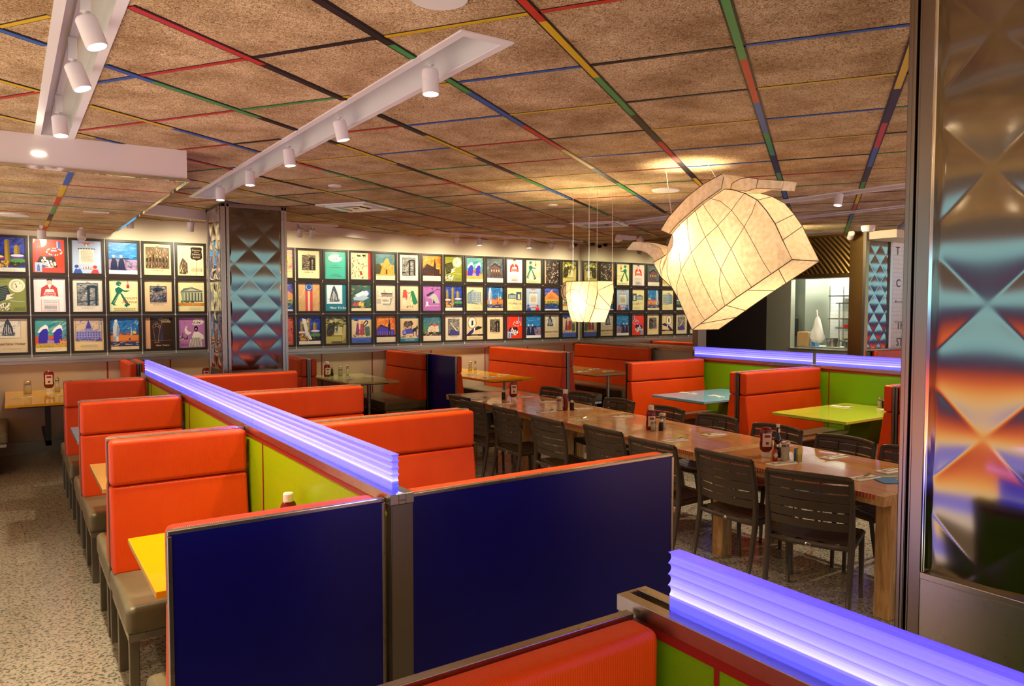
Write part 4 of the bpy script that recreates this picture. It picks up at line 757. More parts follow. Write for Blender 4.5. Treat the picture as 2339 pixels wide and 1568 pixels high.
# ================================================================== chairs (local: faces +x)
def arc(y, c=.045, w=.26): return -c * (1 - (y / w) ** 2)
def make_chair(label):
    t = thing('dining_chair', label, 'chair', (0, 0, 0), 0, 'dark slatted chairs around the communal table')
    W_ = .257
    for sgn in (-1, 1):
        y = sgn * W_
        MB().tube([(-.29, y, 0), (-.245, y, .2), (-.205, y, .42), (-.2, y, .55), (-.215, y, .72), (-.245, y, .86), (-.252, y, .885)], [.015, .018, .021, .021, .019, .017, .016], 10).build('rear_leg', 'chair_resin', t, smooth=True)
        MB().tube([(.215, y * .93, 0), (.205, y * .93, .25), (.19, y * .93, .44)], [.014, .017, .019], 10).build('front_leg', 'chair_resin', t, smooth=True)
    n = 12; ysx = [-W_ + 2 * W_ * k / n for k in range(n + 1)]
    MB().tube([(-.252 + arc(y, .05, W_), y, .885 + .012 * (1 - (y / W_) ** 2)) for y in ysx], .017, 8).build('top_rail', 'chair_resin', t, smooth=True)
    mb = MB()
    for k in range(6):
        z1 = (.897, .845, .783, .721, .659, .597)[k]; z0 = z1 - (.042 if k == 0 else .053)
        for i in range(n):
            q = []
            for y in (ysx[i], ysx[i + 1]):
                for z in (z0, z1):
                    x = -.2 - .05 * max(0, (z - .55) / .32) + arc(y, .05, W_)
                    q.append((x, y, z)); q.append((x + .01, y, z))
            a = q; mb.add(a, [(0, 2, 6, 4), (1, 5, 7, 3), (2, 3, 7, 6), (0, 4, 5, 1), (0, 1, 3, 2), (4, 6, 7, 5)])
    for y in (-.245, -.085, .085, .245): mb.tube([(-.184 + arc(y, .05, W_), y, .55), (-.234 + arc(y, .05, W_), y, .87)], .006, 5)
    mb.build('slatted_backrest', 'chair_resin', t)
    mb = MB()
    for k in range(6):
        x0 = -.17 + .066 * k
        for i in range(8):
            ya, yb = -.235 + .05875 * i, -.235 + .05875 * (i + 1); d0 = lambda y: -.018 * (1 - (y / .235) ** 2)
            v = [(x, y, .455 + d0(y) + dz) for y in (ya, yb) for x in (x0, x0 + .058) for dz in (0, .012)]
            mb.add(v, [(0, 2, 3, 1), (4, 5, 7, 6), (1, 3, 7, 5), (0, 4, 6, 2), (0, 1, 5, 4), (2, 6, 7, 3)])
    for y in (-.2, -.07, .07, .2): mb.box(-.17, y - .02, .434, .22, y + .02, .4505)
    mb.build('slatted_seat', 'chair_resin', t)
    MB().tube([(-.205, -W_, .44), (-.2, -.12, .432), (-.2, .12, .432), (-.205, W_, .44)], .019, 8).tube([(-.2, -W_, .44), (.2, -W_ * .95, .45)], .019, 8).tube([(-.2, W_, .44), (.2, W_ * .95, .45)], .019, 8).tube([(.21, -W_ * .93, .45), (.225, 0, .44), (.21, W_ * .93, .45)], .019, 8).build('seat_frame', 'chair_resin', t, smooth=True)
    MB().lathe([(.02, 0), (.02, .004), (.014, .006)], 0, 0, 14, .5, 1).build('maker_badge', 'chrome', t, (-.219, 0, .432)).rotation_euler = (0, -PI / 2, 0)
    return t
near = [((4.17, 2.83), 20), ((4.22, 3.555), -2), ((4.16, 4.215), -2), ((4.25, 4.9), -3), ((4.18, 5.62), -3), ((4.26, 6.47), -5), ((4.235, 7.08), -2), ((4.39, 7.63), -3)]
nl = ['turned dining chair nearest the right column, back to the camera', 'second dining chair from the column on the near side of the communal table', 'third dining chair from the column, partly behind the large blue panel corner', 'fourth dining chair from the column on the near side, above the blue panel edge', 'fifth dining chair from the column on the near side of the communal table', 'sixth dining chair from the column on the near side of the communal table', 'seventh dining chair from the column, just right of the large orange booth back', 'furthest dining chair on the near side, at the end of the communal table']
ch0 = None
for ((x, y), a), lb in zip(near, nl):
    r = R(a); px_, py_ = x + .26 * math.cos(r), y + .26 * math.sin(r)
    if ch0 is None: ch0 = make_chair(lb); ch0.location = (px_, py_, 0); ch0.rotation_euler = (0, 0, r)
    else: copy_tree(ch0, (px_, py_, 0), r, label=lb)
far = [(2.92, 0), (3.5, 0), (4.175, 0), (4.88, 0), (5.6, 0), (6.38, 0), (7.1, 0), (7.75, 0)]
fl = ['nearest', 'second', 'third', 'fourth', 'fifth', 'sixth', 'seventh', 'furthest']
for (y, a), l_ in zip(far, fl):
    s = y - CO.y; p = CT(TWd + .14, s); r = PI + ca + R(a)
    copy_tree(ch0, (p[0] + .26 * math.cos(r), p[1] + .26 * math.sin(r), 0), r, label=l_ + ' dining chair from the column on the far side of the communal table')
# ================================================================== things on tables
def ketchup(label, x, y, z, rz=0, cap_down=True, narrow=0, sc=1.0, group='ketchup bottles'):
    t = thing('ketchup_bottle', label, 'bottle', (x, y, z), rz, group); t.scale = (sc,) * 3
    if cap_down:
        MB().lathe([(.031, 0), (.031, .035)], n=20, sy=.75).build('cap', 'white_plastic', t, smooth=False)
        MB().lathe([(.026, .035), (.044, .055), (.046, .09), (.041, .12), (.045, .16), (.043, .19), (.03, .208), (.02, .212)], n=24, sy=.62).build('body', 'ketchup', t, smooth=True)
        MB().lathe([(.0425, .075), (.0462, .09), (.0412, .12), (.0452, .16), (.0445, .175)], n=24, sx=.0, sy=.0) if False else None
    else:
        MB().lathe([(.04, 0), (.045, .01), (.045, .05), (.04, .09), (.044, .13), (.036, .16), (.02, .175)], n=24, sy=.62).build('body', 'ketchup', t, smooth=True)
        MB().lathe([(.025, .17), (.025, .205), (.022, .21)], n=20).build('cap', 'white_plastic', t)
    mb = MB(); z0, z1 = (.075, .17) if cap_down else (.03, .12)
    for sg in (-1, 1):
        for i in range(6):
            a0, a1 = [-.75 + 1.5 * j / 6 for j in (i, i + 1)]; rr = .0465
            mb.add([(rr * math.sin(a), sg * rr * .64 * math.cos(a), zz) for a, zz in ((a0, z0), (a1, z0), (a1, z1), (a0, z1))], [(0, 1, 2, 3) if sg < 0 else (3, 2, 1, 0)])
    lab_ = mb.build('label', 'label_white', t)
    mb = MB(); 
    for sg in (-1, 1): mb.box(-.02, sg * .0305 - .0004, z1 - .03, .02, sg * .0305 + .0004, z1 - .012).box(-.01, sg * .0305 - .0004, z0 + .015, .01, sg * .0305 + .0004, z0 + .035)
    mb.build('label_mark', 'label_red', lab_)
    return t
def shaker(label, x, y, z, fill, h=.1, r=.022, cap='chrome', waist=False, group='shakers', tall=False):
    t = thing('pepper_shaker' if fill == 'pepper' else ('sugar_pourer' if waist else 'salt_shaker'), label, 'shaker', (x, y, z), 0, group)
    if waist: pr = [(r, 0), (r * 1.08, .01), (r * .86, h * .3), (r * 1.0, h * .55), (r * .95, h * .8), (r * 1.05, h * .86)]
    elif tall: pr = [(r, 0), (r * .62, h * .8)]
    else: pr = [(r, 0), (r, h * .5), (r * .85, h * .8)]
    MB().lathe(pr, n=18).build('glass_jar', 'glass', t, smooth=True)
    MB().lathe([(a * .86, max(b, .004) if b < h * .68 else b) for a, b in pr if b < h * .7] + [(pr[-1][0] * .8, h * .68)], n=14).build('contents', fill, t, smooth=True)
    e = pr[-1]; MB().lathe([(e[0] * 1.08, e[1]), (e[0] * 1.1, e[1] + h * .08), (e[0] * .7, h), (e[0] * .2, h * 1.03)], n=18).build('lid', cap, t, smooth=True)
    return t
ZT = .801; zw = .841; zb = .821
# communal table sets
ketchup('upside down ketchup bottle in the near condiment group of the communal table', 4.80, 3.62, ZT, R(-35), sc=1.08)
t = thing('hot_sauce_bottle', 'small red capped hot sauce bottle in the near condiment group', 'bottle', (4.735, 3.49, ZT), R(-35))
MB().lathe([(.02, 0), (.021, .07), (.009, .09)], n=16).build('body', 'hot_sauce', t, smooth=True); MB().lathe([(.0095, .088), (.0095, .115)], n=12).build('neck', 'green_neck', t); MB().lathe([(.008, .115), (.008, .135)], n=12).build('cap', 'label_red', t)
o = MB().add([(0, -.0215, .018), (.017, -.019, .042), (0, -.0218, .066), (-.017, -.019, .042)], [(0, 1, 2, 3)]).build('label', 'label_white', t)
t = thing('sauce_bottle', 'tall dark sauce bottle with a white cap in the near condiment group', 'bottle', (4.97, 3.64, ZT), 0)
MB().lathe([(.027, 0), (.027, .12), (.013, .16), (.012, .21)], n=18).build('body', 'brown_glass', t, smooth=True); MB().lathe([(.014, .21), (.014, .232)], n=14).build('cap', 'white_plastic', t)
MB().box(-.012, -.0275, .05, .02, -.0265, .09).box(-.011, -.0135, .17, .011, -.0125, .2).build('label', 'label_white', t)
shaker('sugar pourer between the sauce bottles and sweetener glass', 4.79, 3.44, ZT, 'sugar', .15, .031, waist=True)
shaker('pepper shaker half hidden behind the near sugar pourer', 4.86, 3.55, ZT, 'pepper', .1)
t = thing('sweetener_holder', 'glass of blue and yellow sweetener packets in the near condiment group', 'holder', (4.83, 3.36, ZT))
MB().lathe([(.03, 0), (.032, .06), (.03, .06), (.028, .006)], n=16).build('glass_cup', 'glass', t)
for k in range(4): MB().box(-.022, -.018 + .01 * k, .008, .022, -.013 + .01 * k, .105 - .006 * (k % 2)).build('sweetener_packet', 'packet_blue' if k > 1 else 'packet_yellow', t)
ketchup('ketchup bottle with its white cap up, middle condiment group of the communal table', 4.98, 5.04, ZT, R(-30), False, sc=1.08)
shaker('sugar pourer in the middle condiment group', 5.1, 5.01, ZT, 'sugar', .15, .03, waist=True)
shaker('salt shaker in the middle condiment group', 4.94, 4.97, ZT, 'sugar', .1); shaker('pepper shaker in the middle condiment group', 5.01, 4.94, ZT, 'pepper', .1)
shaker('sugar pourer in the third condiment group from the column', 5.05, 6.53, ZT, 'sugar', .16, .034, waist=True)
ketchup('ketchup bottle seen edge on in the third condiment group', 5.15, 6.56, ZT, R(60), False, sc=1.08)
shaker('pepper shaker in the third condiment group from the column', 5.19, 6.49, ZT, 'pepper', .11, .026)
ketchup('upside down ketchup bottle near the far end of the communal table', 5.14, 7.58, ZT, R(-20), True, sc=1.12)
shaker('pepper shaker beside the far communal table ketchup', 5.1, 7.74, ZT, 'pepper', .11, .026)
# wall tables
ketchup('ketchup bottle with white cap on the pale lime wall table', 4.2, 11.5, zw, 0, False, sc=1.15)
shaker('pepper shaker on the pale lime wall table', 4.3, 11.55, zw, 'pepper', .15, .026, tall=True); shaker('sugar jar with steel lid on the pale lime wall table', 4.43, 11.52, zw, 'sugar', .15, .036); shaker('tall salt shaker on the pale lime wall table', 4.54, 11.5, zw, 'sugar', .16, .028, tall=True)
shaker('sugar jar on the yellow wall table beside the blue panel', 6.68, 11.2, zw, 'sugar', .16, .034); shaker('tall salt shaker on the yellow wall table beside the blue panel', 6.77, 11.18, zw, 'sugar', .17, .024, tall=True)
shaker('sugar jar on the far left yellow wall table', .18, 11.35, zw, 'sugar', .17, .045); ketchup('upside down ketchup bottle on the far left yellow wall table', .42, 11.5, zw, 0, True, sc=1.3); shaker('tall salt shaker on the far left yellow wall table', .51, 11.42, zw, 'sugar', .19, .034, tall=True)
shaker('salt shaker on the lime table by the right column', 8.1, 4.6, zb, 'sugar', .12, .024); shaker('pepper shaker on the lime table by the right column', 8.08, 4.54, zb, 'pepper', .11, .024); shaker('sugar pourer on the lime table, touching the bench back edge', 8.13, 4.48, zb, 'sugar', .17, .03, waist=True)
ketchup('ketchup bottle with white cap showing above the left blue panel', 1.12, 3.63, zb, R(10), False, sc=1.02); shaker('steel lidded sugar jar showing above the left blue panel', 1.02, 3.58, zb, 'sugar', .14, .034); shaker('pepper shaker beside the ketchup above the left blue panel', 1.155, 3.56, zb, 'pepper', .11, .02)
btable('table hidden behind the left orange backs at the column foot', 2.0, 10.5, 2.9, YW - .035, .84, 'tan_top', 'front')
ketchup('ketchup bottle just left of the steel column foot', 2.33, 11.3, zw, 0, True, sc=1.15); shaker('sugar jar left of the steel column foot', 2.25, 11.2, zw, 'sugar', .15, .035)
# place settings
NM = MB().box(-.11, -.05, 0, .11, .05, .004).box(-.105, -.046, .004, .11, .05, .007).mesh('napkin', 'paper')
def fork_mb():
    m = MB().box(-.1, -.004, .007, .03, .004, .010).box(.03, -.012, .008, .055, .012, .011)
    for k in range(4): m.add([(x, y, z) for x, z in ((.055, .008), (.1, .02)) for y in (-.012 + .0068 * k, -.0085 + .0068 * k) for z in (z, z + .002)], [(0, 2, 3, 1), (4, 5, 7, 6), (0, 1, 5, 4), (2, 6, 7, 3), (1, 3, 7, 5), (0, 4, 6, 2)])
    return m
FKM = fork_mb().mesh('fork', 'chrome'); KNM = MB().box(-.1, -.006, .007, -.01, .006, .013).prism([(-.01, -.006), (.1, -.004), (.09, .008), (-.01, .006)], .007, .009, 'z').mesh('knife', 'chrome')
def mo(name, me, loc, rz, label, cat, grp):
    o = bpy.data.objects.new(name, me); COL.objects.link(o); o.location = loc; o.rotation_euler = (0, 0, rz); tag(o, label, cat, grp)
def place(x, y, z, rz, where):
    mo('napkin', NM, (x, y, z), rz, 'white paper napkin ' + where, 'napkin', 'paper napkins under cutlery')
    mo('fork', FKM, (x + .0, y + .018, z), rz + .12, 'steel fork ' + where, 'fork', 'forks on napkins')
    mo('knife', KNM, (x, y - .02, z), rz - .05, 'steel knife ' + where, 'knife', 'knives on napkins')
ordn = ['first', 'second', 'third', 'fourth', 'fifth', 'sixth', 'seventh']
for (x, y), n_ in zip([(4.73, 2.78), (4.665, 3.38), (4.724, 4.484), (4.80, 5.87), (4.86, 6.52), (4.83, 7.34), (4.87, 7.92)], ordn): place(x, y, ZT, R(-8), 'at the %s near side place of the communal table' % n_)
for (x, y), n_ in zip([(5.09, 2.8), (5.2, 3.3), (5.23, 4.5), (5.32, 5.8), (5.35, 6.5), (5.4, 7.25), (5.45, 7.8)], ordn): place(x, y, ZT, R(175), 'at the %s far side place of the communal table' % n_)
place(4.35, 10.92, zw, R(60), 'on the left of the pale lime wall table'); place(4.7, 11.0, zw, R(100), 'on the right of the pale lime wall table')
place(6.32, 10.5, zw, R(10), 'on the left of the yellow wall table beside the blue panel'); place(6.3, 9.95, zw, R(10), 'at the front of the yellow wall table beside the blue panel'); place(6.68, 10.15, zw, R(190), 'on the right of the yellow wall table beside the blue panel')
place(8.2, 10.4, zw, R(10), 'at the back left of the tan wall table'); place(8.2, 9.95, zw, R(10), 'at the front left of the tan wall table'); place(8.66, 10.2, zw, R(190), 'at the back right of the tan wall table'); place(8.6, 9.75, zw, R(190), 'at the front right of the tan wall table')
place(7.37, 6.78, zb, R(-75), 'at the back of the cyan table'); place(7.41, 6.35, zb, R(80), 'at the front of the cyan table')
place(7.8, 4.88, zb, R(-80), 'at the back of the lime table'); place(7.95, 4.42, zb, R(80), 'at the front of the lime table')
place(.11, 10.9, zw, R(20), 'on the left of the far left yellow table'); place(.5, 10.95, zw, R(200), 'on the right of the far left yellow table')
t = thing('menu_card', 'blue illustrated menu lying at the near end of the communal table', 'menu', (4.9, 2.64, ZT), R(-30))
MB().box(-.17, -.12, 0, .17, .12, .004).build('cover', 'blue_card', t); MB().lathe([(.05, .004), (.05, .0055)], .03, -.03, 16, 1.3, .7).box(-.125, .05, .004, .1, .085, .0055).build('printed_patch', 'yellow_card', t)
# ================================================================== ceiling lights
def head(label, x, y, ztop, tilt=0, az_=0, e=1.0, roll=0, lit=True, L_=.13, r=.045, color=(1, .84, .6)):
    t = thing('track_spotlight', label, 'spotlight', (x, y, ztop), az_, 'white cylindrical track spotlights')
    MB().box(-.02, -.02, -.03, .02, .02, .078 if ztop > ZC + .02 else 0).tube([(0, 0, -.03), (0, 0, -.06)], .01, 8).build('mount', 'white_gloss', t)
    b = MB().lathe([(r * .9, 0), (r, -.01), (r, -L_), (r * .88, -L_), (r * .86, -L_ + .012)][::-1], n=24).lathe([(r * 1.01, -L_ * .45), (r * 1.01, -L_ * .47)][::-1], n=24).build('barrel', 'white_gloss', t, (0, 0, -.055), smooth=True, bevel=.001); b.rotation_euler = (tilt, roll, 0)
    f = MB().lathe([(.001, -L_ + .004), (r * .86, -L_ + .004)], n=20).build('lens', 'lampface' if lit else 'white_plastic', b)
    if lit:
        l = bpy.data.lights.new('lamp', 'SPOT'); l.energy = SPOT_E * e; l.color = color; l.spot_size = R(95); l.spot_blend = .8; l.shadow_soft_size = .05
        lo = bpy.data.objects.new('lamp', l); COL.objects.link(lo); lo.parent = b; lo.location = (0, 0, -L_ - .02)
    return t
def troffer(label, x0, y0, x1, y1):
    t = thing('light_trough', label, 'light', ((x0 + x1) / 2, (y0 + y1) / 2, ZC)); w, d_ = (x1 - x0) / 2, (y1 - y0) / 2; h = .16; e = .03
    MB().box(-w, -d_, h, w, d_, h + .01).box(-w, -d_, 0, -w + .008, d_, h).box(w - .008, -d_, 0, w, d_, h).box(-w, -d_, 0, w, -d_ + .008, h).box(-w, d_ - .008, 0, w, d_, h).build('housing', 'white_gloss', t)
    MB().box(-w - .012, -d_ + .02, -.009, -w + e, d_ - .02, -.0005).box(w - e, -d_ + .02, -.009, w + .012, d_ - .02, -.0005).box(-w - .012, -d_ - e, -.009, w + .012, -d_ + .02, -.0005).box(-w - .012, d_ - .02, -.009, w + .012, d_ + e, -.0005).build('rim', 'white_gloss', t)
    MB().box(-.018, -d_ + .05, h - .03, .018, d_ - .05, h).build('track', 'white_paint', t)
troffer('long white light trough running from the ceiling centre to the column', *holes[0]); troffer('white light trough at the top left with three spotlights', *holes[1])
troffer('white light trough on the ceiling right of the teapot lantern', *holes[2]); troffer('far narrow light trough at the right of the ceiling', *holes[3])
for (y, tl), l_ in zip(((3.54, 0), (4.84, 12), (5.93, 5), (7.07, 0), (8.22, 0)), ('nearest', 'second', 'third', 'fourth', 'furthest')):
    head(l_ + ' spotlight in the long central light trough', 1.87, y, ZC + .05, R(-4), 0, roll=R(-tl))
for (y, tl), l_ in zip(((3.74, 18), (4.49, 18), (5.75, 3)), ('nearest', 'middle', 'furthest')):
    head(l_ + ' spotlight in the top left light trough', .31, y, ZC + .05, R(-8), 0, roll=R(-tl))
head('lit spotlight on the trough right of the teapot lantern', 7.63, 4.85, ZC + .05, roll=R(12), e=1.3)
head('spotlight in the right trough, hidden beyond the teapot lantern', 7.63, 6.35, ZC + .05, roll=R(12), e=1.6)  # head added out of view to brighten the communal table
head('spotlight in the right trough, behind the right column', 7.63, 3.2, ZC + .05, roll=R(20), e=1.6)  # second added head, also unseen, for the communal table
for (x, y), l_ in (((-1.2, 1.6), 'first'), ((-1.2, 3.0), 'second'), ((-1.2, 4.4), 'third'), ((-2.2, 2.4), 'fourth')):  # heads added out of view to put streak highlights on the steel columns
    head(l_ + ' spotlight over the left aisle, beside the booths', x, y, ZC, e=.45)
# track along the poster wall
tr = thing('light_track', 'thin white light track on the ceiling before the poster wall', 'track', (7.4, 10.95, ZC - .001)); MB().box(-1.6, -.015, -.03, 1.6, .015, 0).build('rail', 'white_gloss', tr)
for k, (x, on) in enumerate(((6.28, 0), (6.71, 1), (7.27, 0), (7.75, 1), (8.28, 0), (8.74, 0))):
    head(['leftmost', 'second', 'third', 'fourth', 'fifth', 'rightmost'][k] + ' spotlight on the wall track right of the ceiling vent', x, 10.93, ZC - .03, R(0 if on else 38), R(0), e=.8, lit=bool(on), L_=.11)
    if not on:
        pass
tr = thing('light_track', 'short white light track above the prints right of the steel column', 'track', (3.75, 10.95, ZC - .001)); MB().box(-.45, -.015, -.03, .45, .015, 0).build('rail', 'white_gloss', tr)
head('left spotlight of the pair right of the steel column', 3.62, 10.95, ZC - .03, R(30), 0, lit=False, L_=.13); head('right spotlight of the pair right of the steel column', 3.8, 10.95, ZC - .03, R(30), 0, lit=False, L_=.13)
for x, l_, z in ((2.1, 'spotlight left of the steel column above the etiquette print', ZC), (1.36, 'spotlight above the sepia city print', ZC)): head('unlit ' + l_, x, 10.95, z - .03, R(15), 0, lit=False, L_=.13)
for x, l_ in ((.37, 'spotlight hanging before the red print at the far left'), (.8, 'tilted spotlight hanging before the pale blue breakfast print')): head(l_, x, 11.0, ZL, R(5 if x < .5 else -35), 0, lit=x < .5, e=.3, L_=.11, r=.05)
# wall washers: the track heads aim at the prints
def washer(x, z, e=1.0):
    l = bpy.data.lights.new('wash', 'SPOT'); l.energy = 62 * e; l.color = (1, .86, .58); l.spot_size = R(120); l.spot_blend = 1; l.shadow_soft_size = .08
    o = bpy.data.objects.new('wash', l); COL.objects.link(o); o.location = (x, 11.04, z); o.rotation_euler = (R(44), 0, 0)
for x in (.4, 1.36, 2.1, 3.7, 4.7, 5.6, 6.4, 7.3, 8.2, 9.1): washer(x, 2.88 if x < 1.2 else 3.02)
# recessed fittings
def disc(name, label, cat, x, y, z, r, mat='white_paint', th=.012, inner=None):
    t = thing(name, label, cat, (x, y, z)); MB().lathe([(r, 0), (r * .96, -th)][::-1], n=28).build('rim', mat, t, smooth=False)
    MB().lathe([(.001, -th - .001), (r * .82, -th - .001), (r * .82, -th)][::-1], n=28).build('face', inner or mat, t)
disc('ceiling_speaker', 'round white ceiling speaker left of the teapot lantern', 'speaker', 5.85, 5.73, ZC, .15)
disc('ceiling_speaker', 'round white ceiling speaker near the far right vent', 'speaker', 7.05, 9.23, ZC, .16)
disc('ceiling_speaker', 'round white ceiling fitting at the top edge centre', 'speaker', 1.47, 2.7, ZC, .12)
disc('ceiling_speaker', 'round speaker in the dropped ceiling at the far left', 'speaker', .07, 9.86, ZL, .16)
disc('smoke_detector', 'small round detector on the ceiling right of the long trough', 'detector', 2.82, 7.43, ZC, .07)
disc('smoke_detector', 'small round detector on the ceiling above the cup lantern', 'detector', 5.55, 7.33, ZC, .06)
tag(MB().box(-.12, -.03, -.01, .12, .03, 0).build('slot_vent', 'white_gloss', None, (.806, 9.1, ZL)), 'narrow white slot in the dropped ceiling', 'vent')
t = thing('fascia_light', 'small bright oval light in the white fascia at the left', 'light', (.215, 6.438, 3.06)); MB().lathe([(.042, 0), (.042, -.006)][::-1], n=20, sy=.25).build('lens', 'lampface', t).rotation_euler = (-PI / 2, 0, 0)
for (x, y), l_ in (((3.63, 8.82), 'square steel ceiling vent right of the long trough'), ((7.41, 8.62), 'square ceiling vent above the cup lantern cords')):
    t = thing('ceiling_vent', l_, 'vent', (x, y, ZC), az * -1 + PI / 2)
    for k in range(4):
        a, b = .36 - .085 * k, .30 - .085 * k; z = -.006 - .012 * (k % 2)
        MB().box(-a, -a, z - .01, a, -b, z + .008).box(-a, b, z - .01, a, a, z + .008).box(-a, -b, z - .01, -b, b, z + .008).box(b, -b, z - .01, a, b, z + .008).build('louver', 'white_gloss' if k < 2 else 'steel', t)
    MB().box(-.3, -.3, -.002, .3, .3, .0).build('dark_duct', 'black_plastic', t)
t = thing('emergency_light', 'white emergency light with two lamp heads on the far ceiling', 'light', (9.0, 9.75, ZC)); MB().box(-.18, -.06, -.07, .18, .06, 0).build('box', 'white_plastic', t)
for s in (-1, 1): MB().lathe([(.05, -.02), (.07, .06), (.06, .07)], n=14).build('lamp_head', 'white_plastic', t, (s * .24, -.05, -.08)).rotation_euler = (R(70), 0, s * .4)
for (x, y), l_ in (((9.3, 11.55), 'black dome camera on the ceiling before the poster wall corner'), ((9.45, 11.2), 'black dome camera on the ceiling beside the mirror corner')):
    t = thing('dome_camera', l_, 'camera', (x, y, ZC)); MB().lathe([(.05, 0), (.05, -.02), (.035, -.05), (.01, -.06)][::-1], n=16).build('dome', 'black_plastic', t, smooth=True)
# ================================================================== paper lanterns
BODY = [(4.692, 2.593), (4.596, 2.671), (4.346, 2.815), (4.118, 2.913), (4.029, 2.896), (3.912, 2.854), (3.788, 2.784), (3.699, 2.688), (3.623, 2.587), (3.553, 2.457), (3.468, 2.305), (3.978, 2.027), (4.445, 1.754), (4.614, 2.034), (4.685, 2.123), (4.815, 2.215), (4.874, 2.291), (4.92, 2.357), (4.81, 2.393), (4.717, 2.435), (4.683, 2.479), (4.67, 2.529)]
def inpoly(y, z, P):
    c = False
    for i in range(len(P)):
        (a, b), (d_, e) = P[i], P[i - 1]
        if (b > z) != (e > z) and y < (d_ - a) * (z - b) / (e - b) + a: c = not c
    return c
def segd(y, z, P):
    m_ = 9
    for i in range(len(P)):
        (a, b), (c, d_) = P[i], P[i - 1]; L2 = (c - a) ** 2 + (d_ - b) ** 2; t_ = max(0, min(1, ((y - a) * (c - a) + (z - b) * (d_ - b)) / L2)); m_ = min(m_, math.hypot(y - a - t_ * (c - a), z - b - t_ * (d_ - b)))
    return m_
def lantern_shell(P, X0, th, bulge, holes_=True):
    """paper box: outline P (y,z), front sheet swelling toward -x, back sheet toward +x"""
    import bmesh
    bm = bmesh.new()
    fv = [bm.verts.new((X0, y, z)) for y, z in P]; f = bm.faces.new(fv)
    bmesh.ops.triangulate(bm, faces=[f]); bmesh.ops.subdivide_edges(bm, edges=bm.edges[:], cuts=3, use_grid_fill=True); bmesh.ops.triangulate(bm, faces=bm.faces[:])
    vs = [tuple(v.co) for v in bm.verts]; bm.verts.index_update(); fs = [tuple(v.index for v in f.verts) for f in bm.faces]; bm.free()
    mb = MB(); g = lambda y, z: bulge * (1 - math.exp(-segd(y, z, P) / .09))
    mb.add([(X0 - g(y, z), y, z) for _, y, z in vs], fs); mb.add([(X0 + th + g(y, z) * .5, y, z) for _, y, z in vs], [f[::-1] for f in fs])
    n = len(P); mb.add([(X0, y, z) for y, z in P] + [(X0 + th, y, z) for y, z in P], [(i, (i + 1) % n, n + (i + 1) % n, n + i) for i in range(n)])
    return mb, g
TX, TH = 4.87, .34
t = thing('teapot_lantern', 'large tilted teapot shaped paper lantern hanging over the communal table', 'lantern', (0, 0, 0))
mb, g = lantern_shell(BODY, TX, TH, .035); body = mb.build('body', 'rice_paper', t, smooth=False)
col_ = [(4.8, 2.635), (4.708, 2.738), (4.491, 2.891), (4.298, 2.98), (4.114, 3.031), (4.096, 3.0), (4.118, 2.913), (4.346, 2.815), (4.596, 2.671), (4.692, 2.593)]
lantern_shell(col_, TX - .03, TH + .06, .006)[0].build('collar', 'rice_paper', t)
lantern_shell([(4.116, 2.915), (4.101, 2.963), (4.019, 2.989), (3.938, 2.988), (3.841, 2.963), (3.862, 2.893), (3.959, 2.88)], TX + .08, TH - .16, .004)[0].build('lid_knob', 'rice_paper', t)
lantern_shell([(3.845, 2.963), (3.603, 2.916), (3.623, 2.853), (3.862, 2.893)], TX + .08, .15, .003)[0].build('handle', 'rice_paper', t)
lantern_shell([(4.81, 2.393), (4.877, 2.481), (4.966, 2.519), (5.12, 2.557), (5.231, 2.565), (5.319, 2.497), (5.166, 2.494), (5.041, 2.449), (4.965, 2.402), (4.92, 2.357)], TX + .04, .17, .004)[0].build('spout', 'rice_paper', t)
RIBS = [[(4.491, 2.891), (4.437, 2.801), (4.278, 2.535), (4.113, 2.259), (3.972, 2.027)], [(4.334, 2.814), (4.149, 2.616), (4.009, 2.42), (3.831, 2.109)], [(4.258, 2.854), (4.135, 2.815), (4.014, 2.728), (3.885, 2.583), (3.77, 2.409), (3.652, 2.209)],
 [(4.515, 2.729), (4.48, 2.596), (4.431, 2.412), (4.31, 2.169), (4.162, 1.918)], [(4.596, 2.671), (4.601, 2.545), (4.549, 2.267), (4.439, 2.062), (4.305, 1.843)], [(3.912, 2.854), (4.014, 2.728), (4.149, 2.616), (4.278, 2.535), (4.431, 2.412), (4.549, 2.267), (4.609, 2.137), (4.614, 2.034)],
 [(3.794, 2.784), (3.819, 2.687), (3.885, 2.583), (4.009, 2.42), (4.113, 2.259), (4.129, 2.145), (4.09, 1.962)], [(4.81, 2.393), (4.816, 2.32), (4.808, 2.215)], [(4.689, 2.433), (4.724, 2.368), (4.722, 2.243), (4.685, 2.123)]]
def rib(mb, pts, gf, X0, P, r=.0021):
    q = []
    for (a, b), (c, d_) in zip(pts, pts[1:]):
        for k in range(5): q.append((a + (c - a) * k / 5, b + (d_ - b) * k / 5))
    q.append(pts[-1]); mb.tube([(X0 - gf(y, z) - .002, y, z) for y, z in q], r, 5)
mb = MB()
for r_ in RIBS: rib(mb, r_, g, TX, BODY)
for i, r_ in ((3, .004), (10, .004), (12, .004)): mb.tube([(TX, *BODY[i]), (TX + TH, *BODY[i])], r_, 5)
for i in (5, 6, 8, 9): mb.tube([(TX, *BODY[i]), (TX + TH, BODY[i - 1][0], BODY[i - 1][1])], .003, 5)
for f0, f1 in ((.12, .3), (.4, .4), (.62, .7), (.9, .8)):
    a, b = BODY[10], BODY[12]; P_ = lambda f: (a[0] + (b[0] - a[0]) * f, a[1] + (b[1] - a[1]) * f - .001); mb.tube([(TX, *P_(f0)), (TX + TH, *P_(f1))], .003, 5)
